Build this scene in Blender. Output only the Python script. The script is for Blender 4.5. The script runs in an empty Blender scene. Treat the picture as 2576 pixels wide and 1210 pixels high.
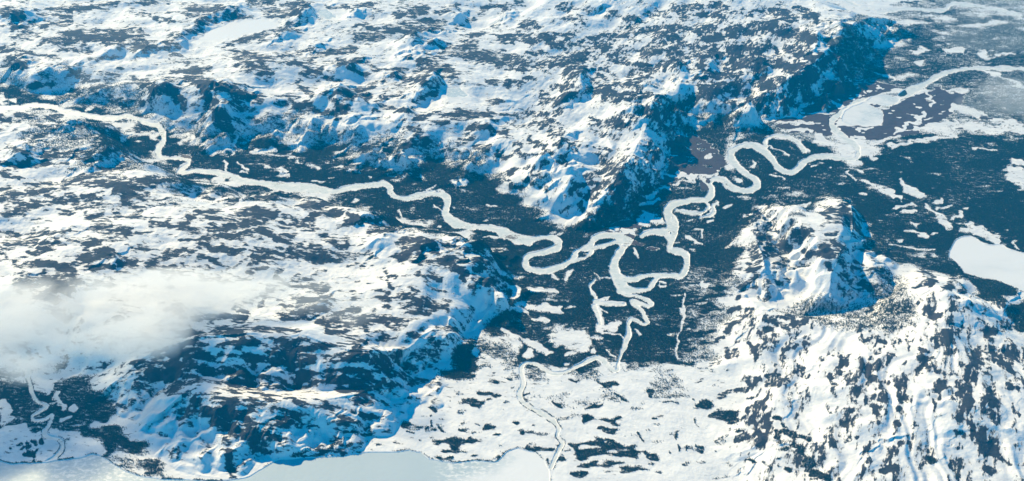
# Frozen river valley between snowy uplands, seen from an aircraft.
import bpy, bmesh, math, time
import numpy as np
T0 = time.time()
STEP = (1.8, 1.45)
TREES = 1200000
CLOUD = .29
HAZE = .001
HAZE_COL = (.0, .43, .85)
SKY = .11
SKY_TINT = (.02, .84, 1.04)
SUN = 5.0
SUN_COL = (1.0, .80, .46)
EXPOSURE = .75
# ---------------------------------------------------------------- survey data
# Positions were read off in sheets; (column, row) of the sheet, then numbers.
ROCK = {
(0,0): "10,80,130,100,25;270,90,480,100,18;380,60,800,30,15;880,20,1080,5,14;100,205,250,150,14;250,180,500,150,14;640,215,980,205,10;480,240,740,270,22;740,240,1000,260,20;760,290,1080,330,18;290,280,560,300,22;420,320,600,345,22;0,340,120,370,15;150,370,420,400,15;60,440,160,450,30;640,410,830,385,15;1080,130,1160,140,15;960,90,1030,100,12;1300,80,1500,60,25;1400,140,1560,120,28;1150,300,1250,330,20;1200,240,1420,190,22;1640,90,1720,130,15;1740,20,1880,10,20;1850,90,1901,70,15;1560,310,1800,250,14;1650,380,1850,420,28;1660,470,1860,500,22;1200,430,1300,440,10;1180,390,1240,385,8;1200,500,1450,480,16;1300,540,1550,600,20;1150,560,1250,700,20;1500,600,1680,640,25;1700,640,1810,690,18;1520,780,1560,900,25;1020,580,1100,620,30;1140,640,1200,660,20;1240,700,1280,780,18;1380,620,1500,700,18;900,530,1000,580,20;700,540,820,500,25;640,580,760,560,20;480,540,620,520,20;500,640,640,630,20;100,600,340,580,15;1000,720,760,720,15;100,790,400,810,12;0,800,60,840,20;260,870,420,860,14;540,880,760,860,22;720,900,820,930,22;900,900,1000,870,20;480,950,760,960,18;180,970,330,950,14;640,990,860,1040,22;60,1010,200,1060,14;480,1040,640,1060,15;300,1070,470,1050,12;0,1130,160,1150,14",
(1,0): "30,30,140,60,20;250,40,400,20,20;60,240,340,180,22;280,70,340,90,22;120,50,220,90,18;560,60,680,50,14;700,50,860,30,10;720,200,830,130,14;740,270,860,200,22;830,280,1000,200,25;960,190,1330,160,25;1040,240,1280,190,14;1020,110,1200,60,25;1290,90,1430,40,18;1560,120,1680,40,20;1660,50,1890,20,14;1430,180,1520,150,12;1250,280,1380,320,14;1500,260,1720,180,12;1330,350,1560,310,20;1700,250,1901,260,12;1430,350,1700,400,25;1650,400,1880,440,26;1480,400,1640,420,20;1180,430,1400,370,18;1150,500,1300,450,20;1310,460,1410,500,22;1700,430,1900,480,14;1200,540,1300,610,20;1060,560,1200,540,18;880,480,1050,470,15;980,510,1050,520,18;760,620,950,540,12;690,490,830,520,14;600,440,780,400,20;180,380,440,400,14;280,340,460,360,14;470,370,720,350,14;300,440,440,420,14;640,330,730,330,8;0,380,100,420,18;320,540,480,490,20;440,570,620,540,14;330,600,420,640,15;20,470,160,500,18;600,650,800,680,22;580,690,660,770,20;420,770,600,800,20;300,720,480,770,26;0,680,70,700,15;180,700,260,720,12;880,690,1060,660,10;900,740,1120,770,14;920,640,860,760,12;1150,690,1300,640,12;1130,830,1280,790,10;1280,780,1700,800,18;1060,880,1180,880,12;1300,840,1560,820,12;1510,880,1640,870,16;1640,560,1700,570,16;1780,590,1870,560,20;1640,730,1740,680,18;1730,800,1901,770,12;1680,910,1780,920,20;1440,980,1540,950,16;1580,1020,1640,1020,14;1700,1080,1780,1080,14;1850,800,1901,800,14;1830,1060,1901,1080,16;950,1030,1060,990,22;1000,1100,1130,960,14;880,1000,740,1040,18;1150,960,1230,1000,35",
(2,0): "0,80,150,20,12;370,50,640,70,14;640,90,740,80,10;720,70,900,130,14;470,130,560,140,20;170,170,260,180,22;0,250,220,240,12;30,270,260,290,15;370,240,500,240,12;290,260,380,300,20;380,330,520,310,20;200,370,330,360,14;0,380,150,430,25;100,460,540,400,26;540,360,760,300,20;620,270,880,210,18;780,240,1040,200,18;900,130,1160,90,14;1040,100,1300,60,18;1200,50,1560,40,14;1250,100,1520,100,16;1060,240,1180,210,26;1180,260,1320,330,26;1240,200,1440,190,20;1380,220,1440,270,18;1460,270,1520,260,20;1600,230,1740,210,24;1740,180,1900,140,20;1580,350,1800,330,30;1600,440,1820,440,35;1400,360,1480,360,30;1390,440,1420,530,18;1440,520,1640,520,18;1200,370,1240,420,35;1040,310,1140,300,12;900,360,1080,350,20;740,380,860,360,20;760,420,880,420,12;880,450,1180,440,14;900,500,1140,480,14;880,560,1060,520,12;860,590,930,590,8;820,330,900,330,10;650,490,760,480,10;640,540,740,540,12;480,500,560,460,30;570,440,600,400,14;340,600,480,600,16;600,620,760,620,20;720,660,880,640,14;800,690,1040,660,14;280,660,330,640,14;60,560,140,580,18;180,540,240,550,14;380,690,530,660,18;200,740,380,700,18;160,800,420,780,20;40,870,150,850,14;180,850,440,850,14;300,880,440,920,20;450,960,400,1000,16;620,830,820,820,16;640,880,900,870,20;480,1000,600,1000,14;440,1060,540,1040,14;80,1000,140,1020,16;0,1080,50,1090,14;200,960,340,1040,14;150,1080,330,1060,12;280,1140,420,1130,14;650,920,820,940,18;680,1020,860,1040,16;660,1100,840,1090,16;900,820,1080,760,22;1160,780,1260,740,30;1320,700,1480,660,20;1400,600,1640,590,18;1340,640,1560,610,14;1660,560,1901,600,18;1640,640,1740,650,18;1680,720,1740,680,14;1560,690,1620,720,14",
(3,0): "0,100,120,60,14;150,80,300,120,22;300,60,400,60,14;120,190,220,220,28;380,90,460,120,20;260,230,430,260,25;60,170,50,240,12;260,330,340,360,24;340,280,450,290,14;130,300,180,360,20;170,440,260,470,22;280,480,380,440,22;380,420,480,380,14;180,540,240,580,14;60,540,150,560,20;40,600,120,600,16;0,300,30,480,20;540,260,600,330,18;640,250,680,300,14;760,150,1020,180,20;300,560,420,470,20;420,540,560,400,22;200,680,330,740,14;560,400,760,330,20;650,520,780,500,40;640,330,760,260,16;1060,20,1280,0,10;560,620,800,560,26",
(0,1): "0,110,160,120,12;20,160,130,180,16;150,110,460,90,14;290,60,400,40,14;400,50,700,60,10;430,240,560,200,12;560,200,720,160,20;700,150,900,100,24;640,240,900,230,12;660,210,860,190,12;900,200,1080,190,14;180,250,380,230,14;0,270,120,300,18;200,280,360,270,14;120,300,280,310,10;330,330,500,310,14;0,340,160,370,16;40,430,160,430,20;200,380,340,400,20;250,360,460,360,18;490,370,640,380,24;560,320,720,350,14;700,370,860,380,20;690,410,770,420,12;830,350,1000,400,12;420,430,500,430,14;620,460,700,450,16;820,450,940,440,20;640,540,760,500,22;690,570,740,570,10;760,570,900,570,16;950,560,1010,570,8;800,250,1060,250,16;780,290,1000,310,14;860,330,1140,340,14;1000,230,1300,210,16;1180,260,1340,270,18;1220,310,1300,310,12;1360,280,1460,340,16;1500,290,1700,290,14;1340,430,1540,410,12;1450,490,1600,470,14;1550,380,1650,350,10;1650,420,1880,440,22;1600,480,1800,500,26;1450,560,1600,530,20;1380,610,1560,580,18;1560,600,1760,560,18;1060,500,1150,490,12;1090,525,1160,525,16;1180,540,1300,490,18;1310,460,1340,460,14;1240,630,1380,625,8;930,690,1040,660,18;1060,640,1130,630,7;860,650,900,650,7;0,590,240,600,24;240,560,460,570,18;40,640,240,640,18;300,650,370,680,18;380,630,440,640,16;480,620,690,650,16;510,610,620,620,12;570,680,600,690,14;0,700,100,690,12;190,710,310,690,14;580,740,780,700,18;520,780,560,770,10;630,810,780,820,16;820,770,940,790,18;830,810,870,805,10;620,940,800,920,14;120,790,260,790,16;260,790,460,790,14;0,680,60,730,10;420,820,520,830,10;110,980,140,880,22;150,920,480,900,45;260,1000,380,1030,18;340,960,500,960,18;1060,800,1180,700,26;1130,840,1270,820,30;1200,690,1380,680,14;1280,820,1540,880,30;1540,900,1740,880,18;1500,860,1600,900,16;1380,660,1640,700,14;1480,690,1680,690,10;1380,740,1500,760,12;1440,780,1580,800,10;1560,830,1700,760,8;1740,800,1860,760,22;1780,680,1901,690,14;1160,1110,1240,1090,16;1220,1150,1290,1150,8;1360,1150,1700,1180,22;1600,1080,1640,1110,14;1680,1110,1730,1110,14;740,1190,890,1165,16",
(1,1): "0,410,200,430,14;0,480,160,460,20;60,330,300,310,16;200,290,360,330,10;240,500,420,490,26;420,450,640,430,16;340,390,700,360,14;600,520,740,490,16;700,460,760,500,20;760,480,900,500,14;840,550,980,560,18;0,560,160,580,14;160,600,280,640,14;220,590,300,600,14;430,600,520,610,22;540,610,680,650,22;280,700,440,740,35;420,700,700,740,30;480,760,680,770,18;740,730,880,730,12;0,700,180,690,16;20,760,230,730,20;0,830,100,800,16;700,800,860,820,12;460,830,500,840,14;180,880,330,880,10;330,880,440,915,10;150,960,300,920,22;280,930,520,970,22;940,820,950,880,16;960,850,1000,880,12;940,900,980,950,8;1010,740,1070,720,20;1080,690,1180,660,22;1090,740,1300,780,28;1300,750,1640,770,18;1300,790,1400,790,12;1040,640,1120,620,20;1120,580,1180,540,16;1180,620,1300,680,22;1380,800,1500,860,18;1560,820,1640,830,12;1160,850,1170,850,10;1240,870,1340,880,10;1560,900,1700,920,20;1640,980,1740,950,20;1460,880,1480,910,10;1510,950,1560,950,14;740,915,780,915,10;860,960,940,980,14;1120,960,1160,980,8;1040,990,1100,990,8;700,980,730,980,8;720,1020,940,1040,16;1060,1020,1180,1070,18;1220,1060,1370,1100,20;1040,1100,1240,1130,20;920,1080,940,1080,9;350,1040,560,1020,10;340,1100,500,1080,30;240,1150,440,1130,20;60,1070,90,1060,12;200,1080,280,1090,10;640,1120,740,1090,25;500,1190,1060,1160,25",
(3,1): "40,430,60,470,20;600,380,680,370,10;520,420,640,440,22;540,480,680,480,25;640,410,700,500,20;540,580,600,580,14;330,600,400,560,30;190,660,240,650,18;60,640,130,610,16;20,720,30,700,30;100,730,280,690,18;160,800,240,770,24;130,850,190,840,22;0,820,40,800,18;500,670,560,690,25;600,650,640,660,16;420,720,560,730,14;360,700,420,730,12;520,790,560,830,20;190,900,200,920,14;0,890,20,890,10;0,960,60,950,10;790,690,860,690,14;780,830,860,840,24;800,900,840,940,20;1180,840,1240,870,14;1150,940,1260,920,14;1380,880,1480,880,10;1360,950,1400,930,18;1150,1060,1180,1030,14;1400,1040,1440,1080,20;1700,1060,1760,1070,14;1750,990,1820,985,10;1200,1110,1320,1130,18;1440,1110,1500,1090,12;120,1160,270,1165,14;300,1200,400,1180,12;700,710,820,660,8;810,1110,840,1090,12;1470,960,1500,970,12;700,830,780,800,16;640,860,700,900,10",
(2,1): "0,40,50,50,14;60,150,200,120,18;60,220,140,260,14;200,210,350,300,18;250,170,330,180,12;400,40,460,100,16;560,330,700,280,18;540,250,640,230,14;600,180,760,130,20;660,100,860,60,20;760,240,860,120,24;520,380,640,440,14;420,420,560,360,8;640,220,740,240,10;480,280,540,240,10;820,300,860,380,20;640,30,740,40,12;1740,460,1760,520,14;1740,700,1780,760,18;1740,800,1760,860,20;1850,680,1901,690,14;1760,560,1790,600,12;1860,840,1901,830,20;1660,950,1740,880,14;1640,1010,1700,960,14;1840,560,1901,560,10;1790,420,1830,440,10",
(0,2): "1480,170,1901,180,20;1230,190,1400,175,14;1560,250,1820,270,16;1490,270,1560,280,14;1200,330,1400,330,25;1400,340,1640,360,30;1560,410,1700,400,18;1060,400,1200,420,24;920,400,980,390,12;1000,460,1160,480,18;940,500,1040,500,14;1260,520,1440,490,28;1180,580,1330,600,22;1400,470,1760,440,20;1620,540,1901,500,26;1480,600,1800,590,14;1440,640,1700,640,30;1230,740,1260,790,25;1340,660,1420,600,20;1440,720,1880,700,40;1500,780,1700,820,40;1480,850,1600,820,30;1700,860,1880,880,40;1440,960,1480,1000,20;1560,920,1600,1180,22;1370,880,1390,930,18;1300,760,1360,700,12",
(1,2): "0,190,340,170,20;0,270,240,310,20;200,310,560,300,30;20,370,440,370,24;600,240,720,250,14;730,260,830,230,16;620,300,700,360,26;740,310,800,360,22;0,500,640,500,35;400,440,680,450,16;0,560,620,550,16;200,540,400,530,14;660,470,900,480,14;640,560,900,580,16;700,520,950,540,10;0,600,300,640,10;300,680,600,690,12;100,740,300,800,35;0,760,200,900,45;50,930,200,900,30;320,820,480,860,30;500,110,700,60,22;540,170,740,120,25;800,150,900,60,22;900,110,1080,140,16;920,210,1020,190,14;860,380,930,330,22;920,410,990,380,40;940,460,1000,490,16;1080,250,1200,180,25;1200,180,1260,200,16;1000,340,1080,260,14;1300,170,1400,145,12;1050,10,1240,40,18;1280,10,1360,10,20;250,60,480,20,25",
(2,2): "1740,800,1820,760,26;1780,840,1820,960,20;1700,900,1740,900,20;1650,920,1670,930,20;1520,620,1700,560,10;1700,640,1780,610,10;1560,170,1700,60,18;1340,520,1400,505,7;1700,480,1800,520,14;1580,330,1640,330,16;1700,250,1760,300,12;1600,40,1720,20,20;1480,240,1540,230,10;1840,560,1901,500,16;1700,780,1760,700,14",
(3,2): "110,80,280,80,18;290,140,400,90,16;200,130,250,150,16;120,140,130,150,14;180,200,180,290,16;220,300,300,270,14;110,290,150,300,12;340,250,400,270,10;310,400,400,480,20;130,490,200,470,14;130,560,200,540,18;0,540,60,510,14;30,700,100,680,20;40,780,100,820,45;60,880,90,960,22;590,440,660,360,25;560,500,620,460,20;570,560,590,620,22;540,680,580,720,16;780,370,790,470,22;890,230,940,240,14;860,330,900,290,18;850,430,980,350,28;830,480,840,520,20;720,600,820,560,30;800,660,920,620,30;840,700,860,720,28;770,200,800,230,14;800,130,860,120,14;950,530,950,540,16;650,840,660,870,18;560,920,620,980,24;640,920,740,890,16;820,990,860,940,16;800,1100,810,1190,28;860,1160,1000,1110,22;1050,960,1100,950,14;1040,500,1060,620,35;1060,620,1110,580,28;1020,700,1060,760,16;1040,820,1020,800,14;1110,490,1160,450,26;1020,270,1030,250,18;1090,250,1110,320,14;1180,290,1250,310,16;1190,430,1280,420,24;1150,380,1290,370,10;1240,600,1320,540,26;1280,660,1300,760,14;1230,820,1250,780,12;1280,240,1400,200,30;1350,180,1420,180,22;1360,340,1380,340,10;1200,40,1330,60,20;1380,30,1500,10,14;1560,400,1540,550,30;1500,640,1490,740,24;1450,760,1500,800,26;1640,180,1760,150,35;1640,260,1660,340,30;1590,290,1560,340,24;1760,300,1850,340,40;1720,390,1800,420,25;1640,660,1680,680,26;1630,730,1700,790,24;1560,870,1680,960,50;1420,880,1460,880,20;1440,960,1450,1000,14;1420,1100,1480,1080,35;1430,1150,1440,1180,30;1660,1020,1720,1030,16;1620,1120,1660,1140,24;1800,680,1840,760,20;1800,1000,1890,960,30;1760,1050,1800,1090,20;1830,1090,1880,1100,16;1860,480,1895,520,20;1750,550,1830,560,14;1600,460,1640,480,12;1180,1080,1260,1060,16",
}
# open snow inside the forest: marsh, oxbows, clearings
CLEAR = {
(0,0): "1310,960,1420,1000,25;1280,960,1250,990,14;1630,960,1600,1080,10;1900,1040,1780,1030,16;1460,1040,1540,1060,20;860,960,940,940,18;730,910,860,850,25;1060,960,1080,930,18;600,760,640,750,10;60,690,0,690,16;1080,820,1150,700,30;1000,760,1090,760,20;1190,800,1260,840,25;1300,800,1420,860,20;700,660,860,690,14;0,660,70,690,18",
(1,0): "30,1050,320,1100,18;370,1120,440,1150,20;340,1090,380,1090,9;80,1145,110,1150,12;180,1190,240,1180,12;560,990,740,950,6;600,1060,860,940,4;60,900,120,860,12;230,960,280,860,10;380,950,440,830,9;620,880,700,820,18;1360,960,1300,1080,18;1250,940,1380,920,12;960,1100,1080,1120,14;1640,1120,1860,1180,30",
(1,1): "80,100,110,120,14;380,90,460,110,20;190,170,260,160,12;740,340,720,350,8;1190,170,1195,210,8;1640,375,1700,390,7;1220,280,1300,240,8;1030,420,1060,490,7;1090,490,1200,490,8;1620,600,1740,620,8;1300,540,1330,540,12;430,210,500,220,10;1400,390,1420,400,8;1500,400,1560,420,8;820,185,840,195,6;940,180,1010,185,5;1380,210,1500,230,14;560,110,760,150,10;0,10,200,30,14;1270,380,1320,430,6",
(0,1): "1540,90,1570,130,8;1640,80,1720,130,12;1650,140,1700,150,8;1820,105,1820,125,9;1500,215,1640,235,20;1240,100,1280,90,8",
(2,1): "350,850,390,880,10;440,890,510,840,10;620,910,640,990,8;640,1030,760,1030,8;660,1045,850,1070,9;650,1080,690,1200,12;660,1080,740,1120,4;650,850,690,880,5;690,880,760,885,4;1290,600,1400,640,8;1350,545,1380,550,8;1380,560,1405,600,7;1100,920,1100,940,6;1110,945,1150,940,6;1150,920,1100,915,5;1280,1000,1262,1180,7;1400,930,1430,930,14;930,690,950,740,7;1300,490,1340,490,5;1430,495,1470,490,5;1480,360,1500,390,5;1550,400,1590,380,8;1470,390,1440,450,12;1210,420,1380,440,8;1380,440,1430,400,8;1470,440,1480,470,5;1010,320,1090,300,12;980,370,1090,340,10;1000,470,1080,490,40;760,550,930,570,12;1240,170,1340,190,16;1110,160,1240,190,6;1340,170,1500,170,12;1100,260,1180,270,8;1200,230,1300,200,14;1420,60,1450,40,12;1560,130,1610,110,14;1740,80,1760,100,9;1610,200,1640,210,12;200,960,380,970,10;20,930,120,1000,16;120,1080,420,1100,16;230,1180,340,1180,12;60,1110,180,1130,12",
(3,0): "130,960,100,1000,8;150,950,260,950,8;260,950,330,990,10;330,990,380,1060,14;130,1010,180,1040,6;180,1040,270,1070,8;450,940,560,1000,24;200,845,440,850,9;220,900,420,900,9;500,680,640,740,8;690,680,720,690,7;790,645,800,640,10;835,632,850,632,8;870,610,885,605,9;905,615,920,610,8;750,660,770,662,7;610,680,620,690,7;1380,620,1500,625,14;1150,740,1180,750,7;1200,620,1260,720,14;1020,900,1220,790,14;1150,885,1400,850,16;1400,740,1580,790,26;850,1000,1060,930,9;960,1010,1400,940,13;740,900,840,880,10;700,960,800,950,12;800,1030,870,1090,9;1650,880,1901,900,16;1700,830,1860,860,20;1150,440,1200,430,18;1360,350,1490,350,22;1580,370,1640,380,18;1120,350,1200,350,14;1700,380,1840,370,6;1620,480,1901,600,10;860,510,1000,540,8;1540,1030,1700,1040,4",
(3,1): "140,170,220,195,6;420,115,460,118,6;560,115,560,118,7;625,180,660,190,5;670,150,730,210,5;680,130,780,155,6;780,210,880,250,8;850,260,980,300,16;940,310,1040,330,12;1050,210,1090,250,10;1100,280,1210,310,22;1000,400,1120,360,13;1050,440,1150,430,10;1220,390,1260,420,10;1260,420,1370,530,16;1270,370,1320,345,8;1300,410,1380,380,8;1400,470,1470,430,18;1500,500,1560,560,14;1560,560,1720,620,18;1460,560,1600,540,12;1110,500,1150,520,10;1080,550,1200,580,9;1170,600,1240,600,8;1260,580,1300,580,6;1020,630,1040,620,9;950,655,1200,690,3;1200,690,1280,680,5;1180,730,1200,735,6;1820,70,1895,100,14;1800,140,1895,210,50;1840,640,1860,690,12;310,385,420,370,7;200,440,260,425,12;770,290,790,300,7",
(2,2): "430,200,540,240,75;20,160,160,230,10;160,230,320,320,22;660,0,690,170,18;700,170,800,130,20;700,190,830,195,4;830,200,850,225,4;640,310,660,300,8;720,300,780,350,7;460,395,480,395,8;1262,20,1245,160,11;1235,180,1225,360,8;930,160,960,200,8;520,330,440,340,8;700,1040,760,1070,5;200,330,200,340,26;340,425,380,430,10",
(0,2): "100,940,350,950,60;60,1000,300,1010,60;230,470,250,520,12;270,560,310,590,20;350,560,330,620,12;410,600,430,730,14;480,720,500,700,16;400,790,480,770,12;20,650,50,800,22;0,880,160,840,18;500,1020,640,1000,16",
(1,2): "1560,325,1580,330,18;1580,370,1600,375,10;1640,330,1700,420,20;1520,240,1560,250,6;1540,190,1700,245,6;1750,170,1901,230,10;1560,400,1620,380,12",
}
# separate stands of trees on the open snow
STAND = {
(0,2): "90,930,100,940,20;170,960,190,1000,22;220,930,250,940,16;160,1030,220,1020,28;220,1060,260,1000,22;140,980,130,990,12;290,1030,300,1030,16;290,920,300,930,12;150,880,260,860,14;40,960,60,980,10",
(1,2): "1060,820,1100,800,14;700,880,720,870,12;760,890,850,885,8;600,900,610,890,10;620,1010,700,970,16;480,1010,560,960,16;300,1040,460,1010,12;900,970,1000,960,10;1160,700,1260,710,16;1180,760,1210,790,10;1240,860,1280,870,14;1280,940,1440,920,26;1420,960,1490,920,22;1300,1030,1440,1020,40;1420,1060,1560,1050,10;1500,930,1600,880,20;1620,840,1660,850,20;1500,650,1600,680,25;1590,580,1740,620,14;1640,640,1740,630,16;1840,700,1901,720,16;1500,480,1530,500,16;1700,530,1730,545,14;1780,560,1860,540,12;1720,480,1800,500,8;1150,640,1160,640,6;1740,960,1760,965,14;1680,1050,1720,1050,14;1660,900,1720,880,6;1850,820,1870,900,18;1310,850,1360,880,7;1440,850,1480,860,6;1240,760,1260,840,6;1560,820,1580,830,5;1340,640,1380,660,5;1090,860,1130,880,6;1160,935,1170,940,10",
(2,2): "730,470,700,500,14;720,530,900,560,14;960,410,1010,430,12;1050,600,1080,640,18;1080,650,1260,690,8;1260,690,1300,720,8;1380,700,1640,800,52;400,1050,460,1100,28;500,1160,560,1180,22;600,790,800,790,20;680,830,820,880,18;1330,770,1370,870,8;1480,1000,1560,1080,7;1000,1020,1100,1050,18;960,1130,1130,1150,8;1370,970,1400,1000,16;560,1000,880,1000,55;640,1080,880,1120,50;760,940,900,940,22;500,960,620,980,18;100,810,140,840,20;200,980,360,990,18;360,940,400,960,10;340,1060,350,1100,8;600,730,720,680,10;680,490,740,560,12;440,500,520,520,8;160,620,200,610,12;360,660,410,700,5;800,600,860,660,8;1330,640,1350,700,8;1060,780,1080,785,6;1210,880,1230,1000,5;1150,1010,1180,1020,8;1280,1000,1290,960,6;430,1000,470,990,10;760,860,860,900,6;940,880,1000,940,6;1700,1060,1760,1080,10;1560,620,1600,600,8;230,830,240,830,7;430,850,440,840,10;320,790,340,810,6;510,860,540,850,8",
(3,2): "160,880,220,1040,40;380,1060,500,1190,45;240,870,400,930,22;160,770,240,830,16;0,1050,30,1080,18;100,1080,120,1130,10;200,1120,260,1130,16;300,960,380,1040,20;1230,1080,1260,1060,16",
}
# hard edged drops: crest line of a scarp, drop in km, run in km
SCARP = {
(0,0): "1330,200,1240,290,.16,.22;860,300,800,370,.10,.2;1040,290,1080,340,.10,.2;820,330,640,400,.09,.2;100,400,150,460,.14,.2;330,440,290,490,.1,.2;500,440,480,470,.07,.2;1650,0,1640,80,.14,.3;1560,110,1440,160,.1,.25;1640,560,1500,640,.15,.3;1600,640,1570,900,.28,.3;1080,560,1140,640,.12,.2;630,620,500,660,.1,.2;560,850,700,840,.1,.3;200,960,180,1060,.12,.2;800,1040,880,1080,.1,.3;1200,780,1150,560,.1,.25;20,60,120,110,.16,.3;640,990,760,1040,.1,.3",
(1,0): "480,0,380,90,.24,.25;760,50,720,90,.12,.2;330,190,240,240,.13,.22;490,270,470,310,.1,.2;1440,60,1440,120,.15,.2;1210,220,1130,310,.2,.25;1330,200,1180,330,.16,.3;720,400,650,520,.16,.3;620,560,600,700,.2,.3;720,640,770,770,.14,.25;1230,470,1230,600,.2,.22;1000,480,980,520,.1,.2;1170,600,1130,630,.08,.2;890,680,860,760,.08,.15;1060,720,1080,800,.12,.2;1720,800,1630,890,.1,.2;830,960,830,1080,.2,.28;1120,920,1090,1080,.26,.32;340,860,350,940,.2,.25;200,860,200,940,.14,.25;1600,1080,1500,1180,.16,.3;560,790,620,840,.14,.25;760,800,700,860,.14,.25;280,1170,300,1180,.02,.2;1640,1020,1600,1090,.08,.2;1820,80,1790,110,.08,.15",
(2,0): "570,440,560,610,.2,.2;1260,400,1250,490,.18,.2;1470,380,1440,480,.13,.22;80,80,60,130,.08,.2;760,0,720,40,.1,.2;960,80,960,130,.12,.2;1040,560,1010,600,.1,.25;1300,500,1230,640,.12,.25;1050,690,1060,790,.18,.25;1200,700,1180,800,.16,.25;1480,750,1440,800,.14,.22;1370,770,1350,820,.1,.2;1740,710,1740,800,.18,.22;440,900,390,1040,.16,.22;340,1090,240,1150,.14,.25;480,1120,440,1210,.16,.25;930,720,920,800,.1,.2;130,680,100,720,.05,.2;540,640,530,700,.1,.2;1840,400,1830,480,.1,.2;580,1040,540,1100,.1,.25",
(3,0): "460,160,470,290,.2,.2;590,120,600,200,.16,.25;110,380,100,480,.1,.2;710,200,740,290,.16,.3;1000,190,980,230,.1,.25;1110,190,1080,230,.12,.3;0,700,10,800,.2,.25",
(2,1): "500,120,360,300,.18,.25;940,80,780,220,.2,.3;20,740,0,840,.2,.3;60,1020,20,1080,.2,.3;340,40,240,120,.12,.25",
(0,1): "190,0,200,60,.12,.25;600,90,560,120,.1,.25;490,560,460,600,.07,.2;760,690,740,730,.1,.2;500,890,500,960,.2,.25;1300,1080,1300,1160,.12,.2;140,880,100,1000,.1,.25",
(1,1): "820,390,980,500,.16,.28;930,560,960,640,.12,.25;1350,620,1340,680,.14,.3;1510,600,1600,700,.16,.3;1660,780,1660,860,.2,.3;1800,1020,1690,1100,.14,.3;1240,280,1240,280,.01,.2;470,1020,520,1100,.08,.25",
(1,2): "1370,110,1320,140,.1,.18;1260,190,1400,290,.2,.3;920,350,880,410,.16,.25;1060,540,1040,620,.12,.2;800,300,830,400,.14,.25",
(3,1): "300,840,270,920,.1,.2;1290,870,1260,930,.08,.2;1500,880,1500,960,.1,.2;1790,1010,1740,1120,.2,.25;890,700,920,800,.14,.25;1540,1000,1500,1130,.1,.3;70,1100,20,1190,.1,.3",
(3,2): "220,590,170,800,.12,.22;170,800,130,980,.2,.25;1480,170,1390,310,.12,.3;1410,630,1380,720,.12,.2;980,820,970,900,.1,.25;1780,120,1790,250,.18,.25;1530,800,1490,880,.1,.25;1740,780,1740,860,.09,.3;720,400,660,460,.07,.3;620,600,600,760,.08,.3;440,280,420,310,.05,.15;920,600,860,740,.08,.3;1110,560,1090,680,.07,.3;1330,560,1310,700,.07,.3;60,620,30,1000,.05,.2",
}
# crest lines: (points with absolute height km), run on the sunny side, run on the shaded side
RIDGE = [
 ([(1880,262,.12),(1920,242,.32),(1952,226,.42),(1989,196,.54),(2021,175,.62),(2061,146,.68),(2085,120,.70),(2120,88,.68),(2150,60,.58),(2185,50,.4)], 2.2, .85, 1),
 ([(1648,252,.5),(1640,285,.58),(1625,320,.6),(1608,352,.56),(1590,395,.52),(1568,440,.44),(1525,500,.3),(1470,562,.08)], 1.5, .70, 1),
 ([(2118,505,.12),(2143,520,.24),(2146,575,.28),(2140,600,.3)], .9, .22, .8),
 ([(2135,610,.34),(2110,650,.4),(2092,690,.38),(2088,735,.22)], 1.0, .45, .8),
 ([(2178,640,.16),(2200,680,.18),(2215,720,.1)], .5, .3, 1),
 ([(1895,530,.05),(1900,600,.16),(1925,680,.2)], .7, .6, 1),
 ([(500,965,.44),(512,1005,.44),(528,1050,.38),(548,1100,.28),(575,1165,.1),(585,1195,.02)], .8, .5, .3),
 ([(400,880,.46),(500,850,.64),(640,838,.70),(760,840,.68),(900,895,.54),(985,905,.38),(1040,880,.26)], 1.5, 1.12, .25),
 ([(500,965,.44),(580,1000,.46),(680,1008,.44),(800,1005,.40),(900,990,.32),(985,965,.18)], .9, .84, .3),
 ([(985,900,.4),(975,940,.32),(990,980,.15)], .4, .4, .6),
 ([(1040,880,.26),(1060,850,.34),(1090,835,.35),(1130,840,.28),(1165,865,.1)], .6, .5, .6),
]
NORTH = [(-400,150),(-60,200),(10,215),(60,235),(150,240),(250,262),(330,285),(420,320),(500,340),(590,352),(700,345),(800,360),(870,385),(950,405),(1010,412),(1090,405),(1160,420),(1210,440),(1250,490),(1300,520),(1370,545),(1430,570),(1480,565),(1530,540),(1590,490),(1640,440),(1680,380),(1700,330),(1740,310),(1850,295),(1900,278),(1990,268),(2080,225),(2170,170),(2230,120),(2260,95),(2150,40),(2050,-20),(2000,-720),(-2000,-720),(-2000,150)]
SOUTH = [(-400,330),(0,310),(120,300),(260,320),(330,350),(380,400),(470,450),(560,480),(680,492),(800,500),(900,525),(990,560),(1080,580),(1170,600),(1230,640),(1255,690),(1290,720),(1270,770),(1210,800),(1190,840),(1160,890),(1120,930),(1050,960),(1010,1010),(930,1050),(860,1090),(790,1125),(700,1165),(600,1200),(520,1200),(440,1195),(360,1160),(300,1110),(290,1040),(240,985),(150,950),(60,945),(-100,940),(-400,960)]
EAST = [(1878,520),(1960,515),(2060,540),(2110,505),(2150,505),(2165,560),(2175,620),(2215,660),(2225,720),(2190,745),(2080,755),(1980,740),(1900,760),(1890,720),(1870,740),(1860,700),(1885,620)]
CORNER = [(1850,720),(1900,740),(2000,780),(2160,790),(2250,690),(2290,660),(2360,690),(2440,705),(2500,760),(2560,745),(2600,780),(2560,860),(2640,900),(3400,900),(3400,1700),(1700,1700),(1830,1210),(1870,1080),(1830,980),(1780,930),(1790,850)]
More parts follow.
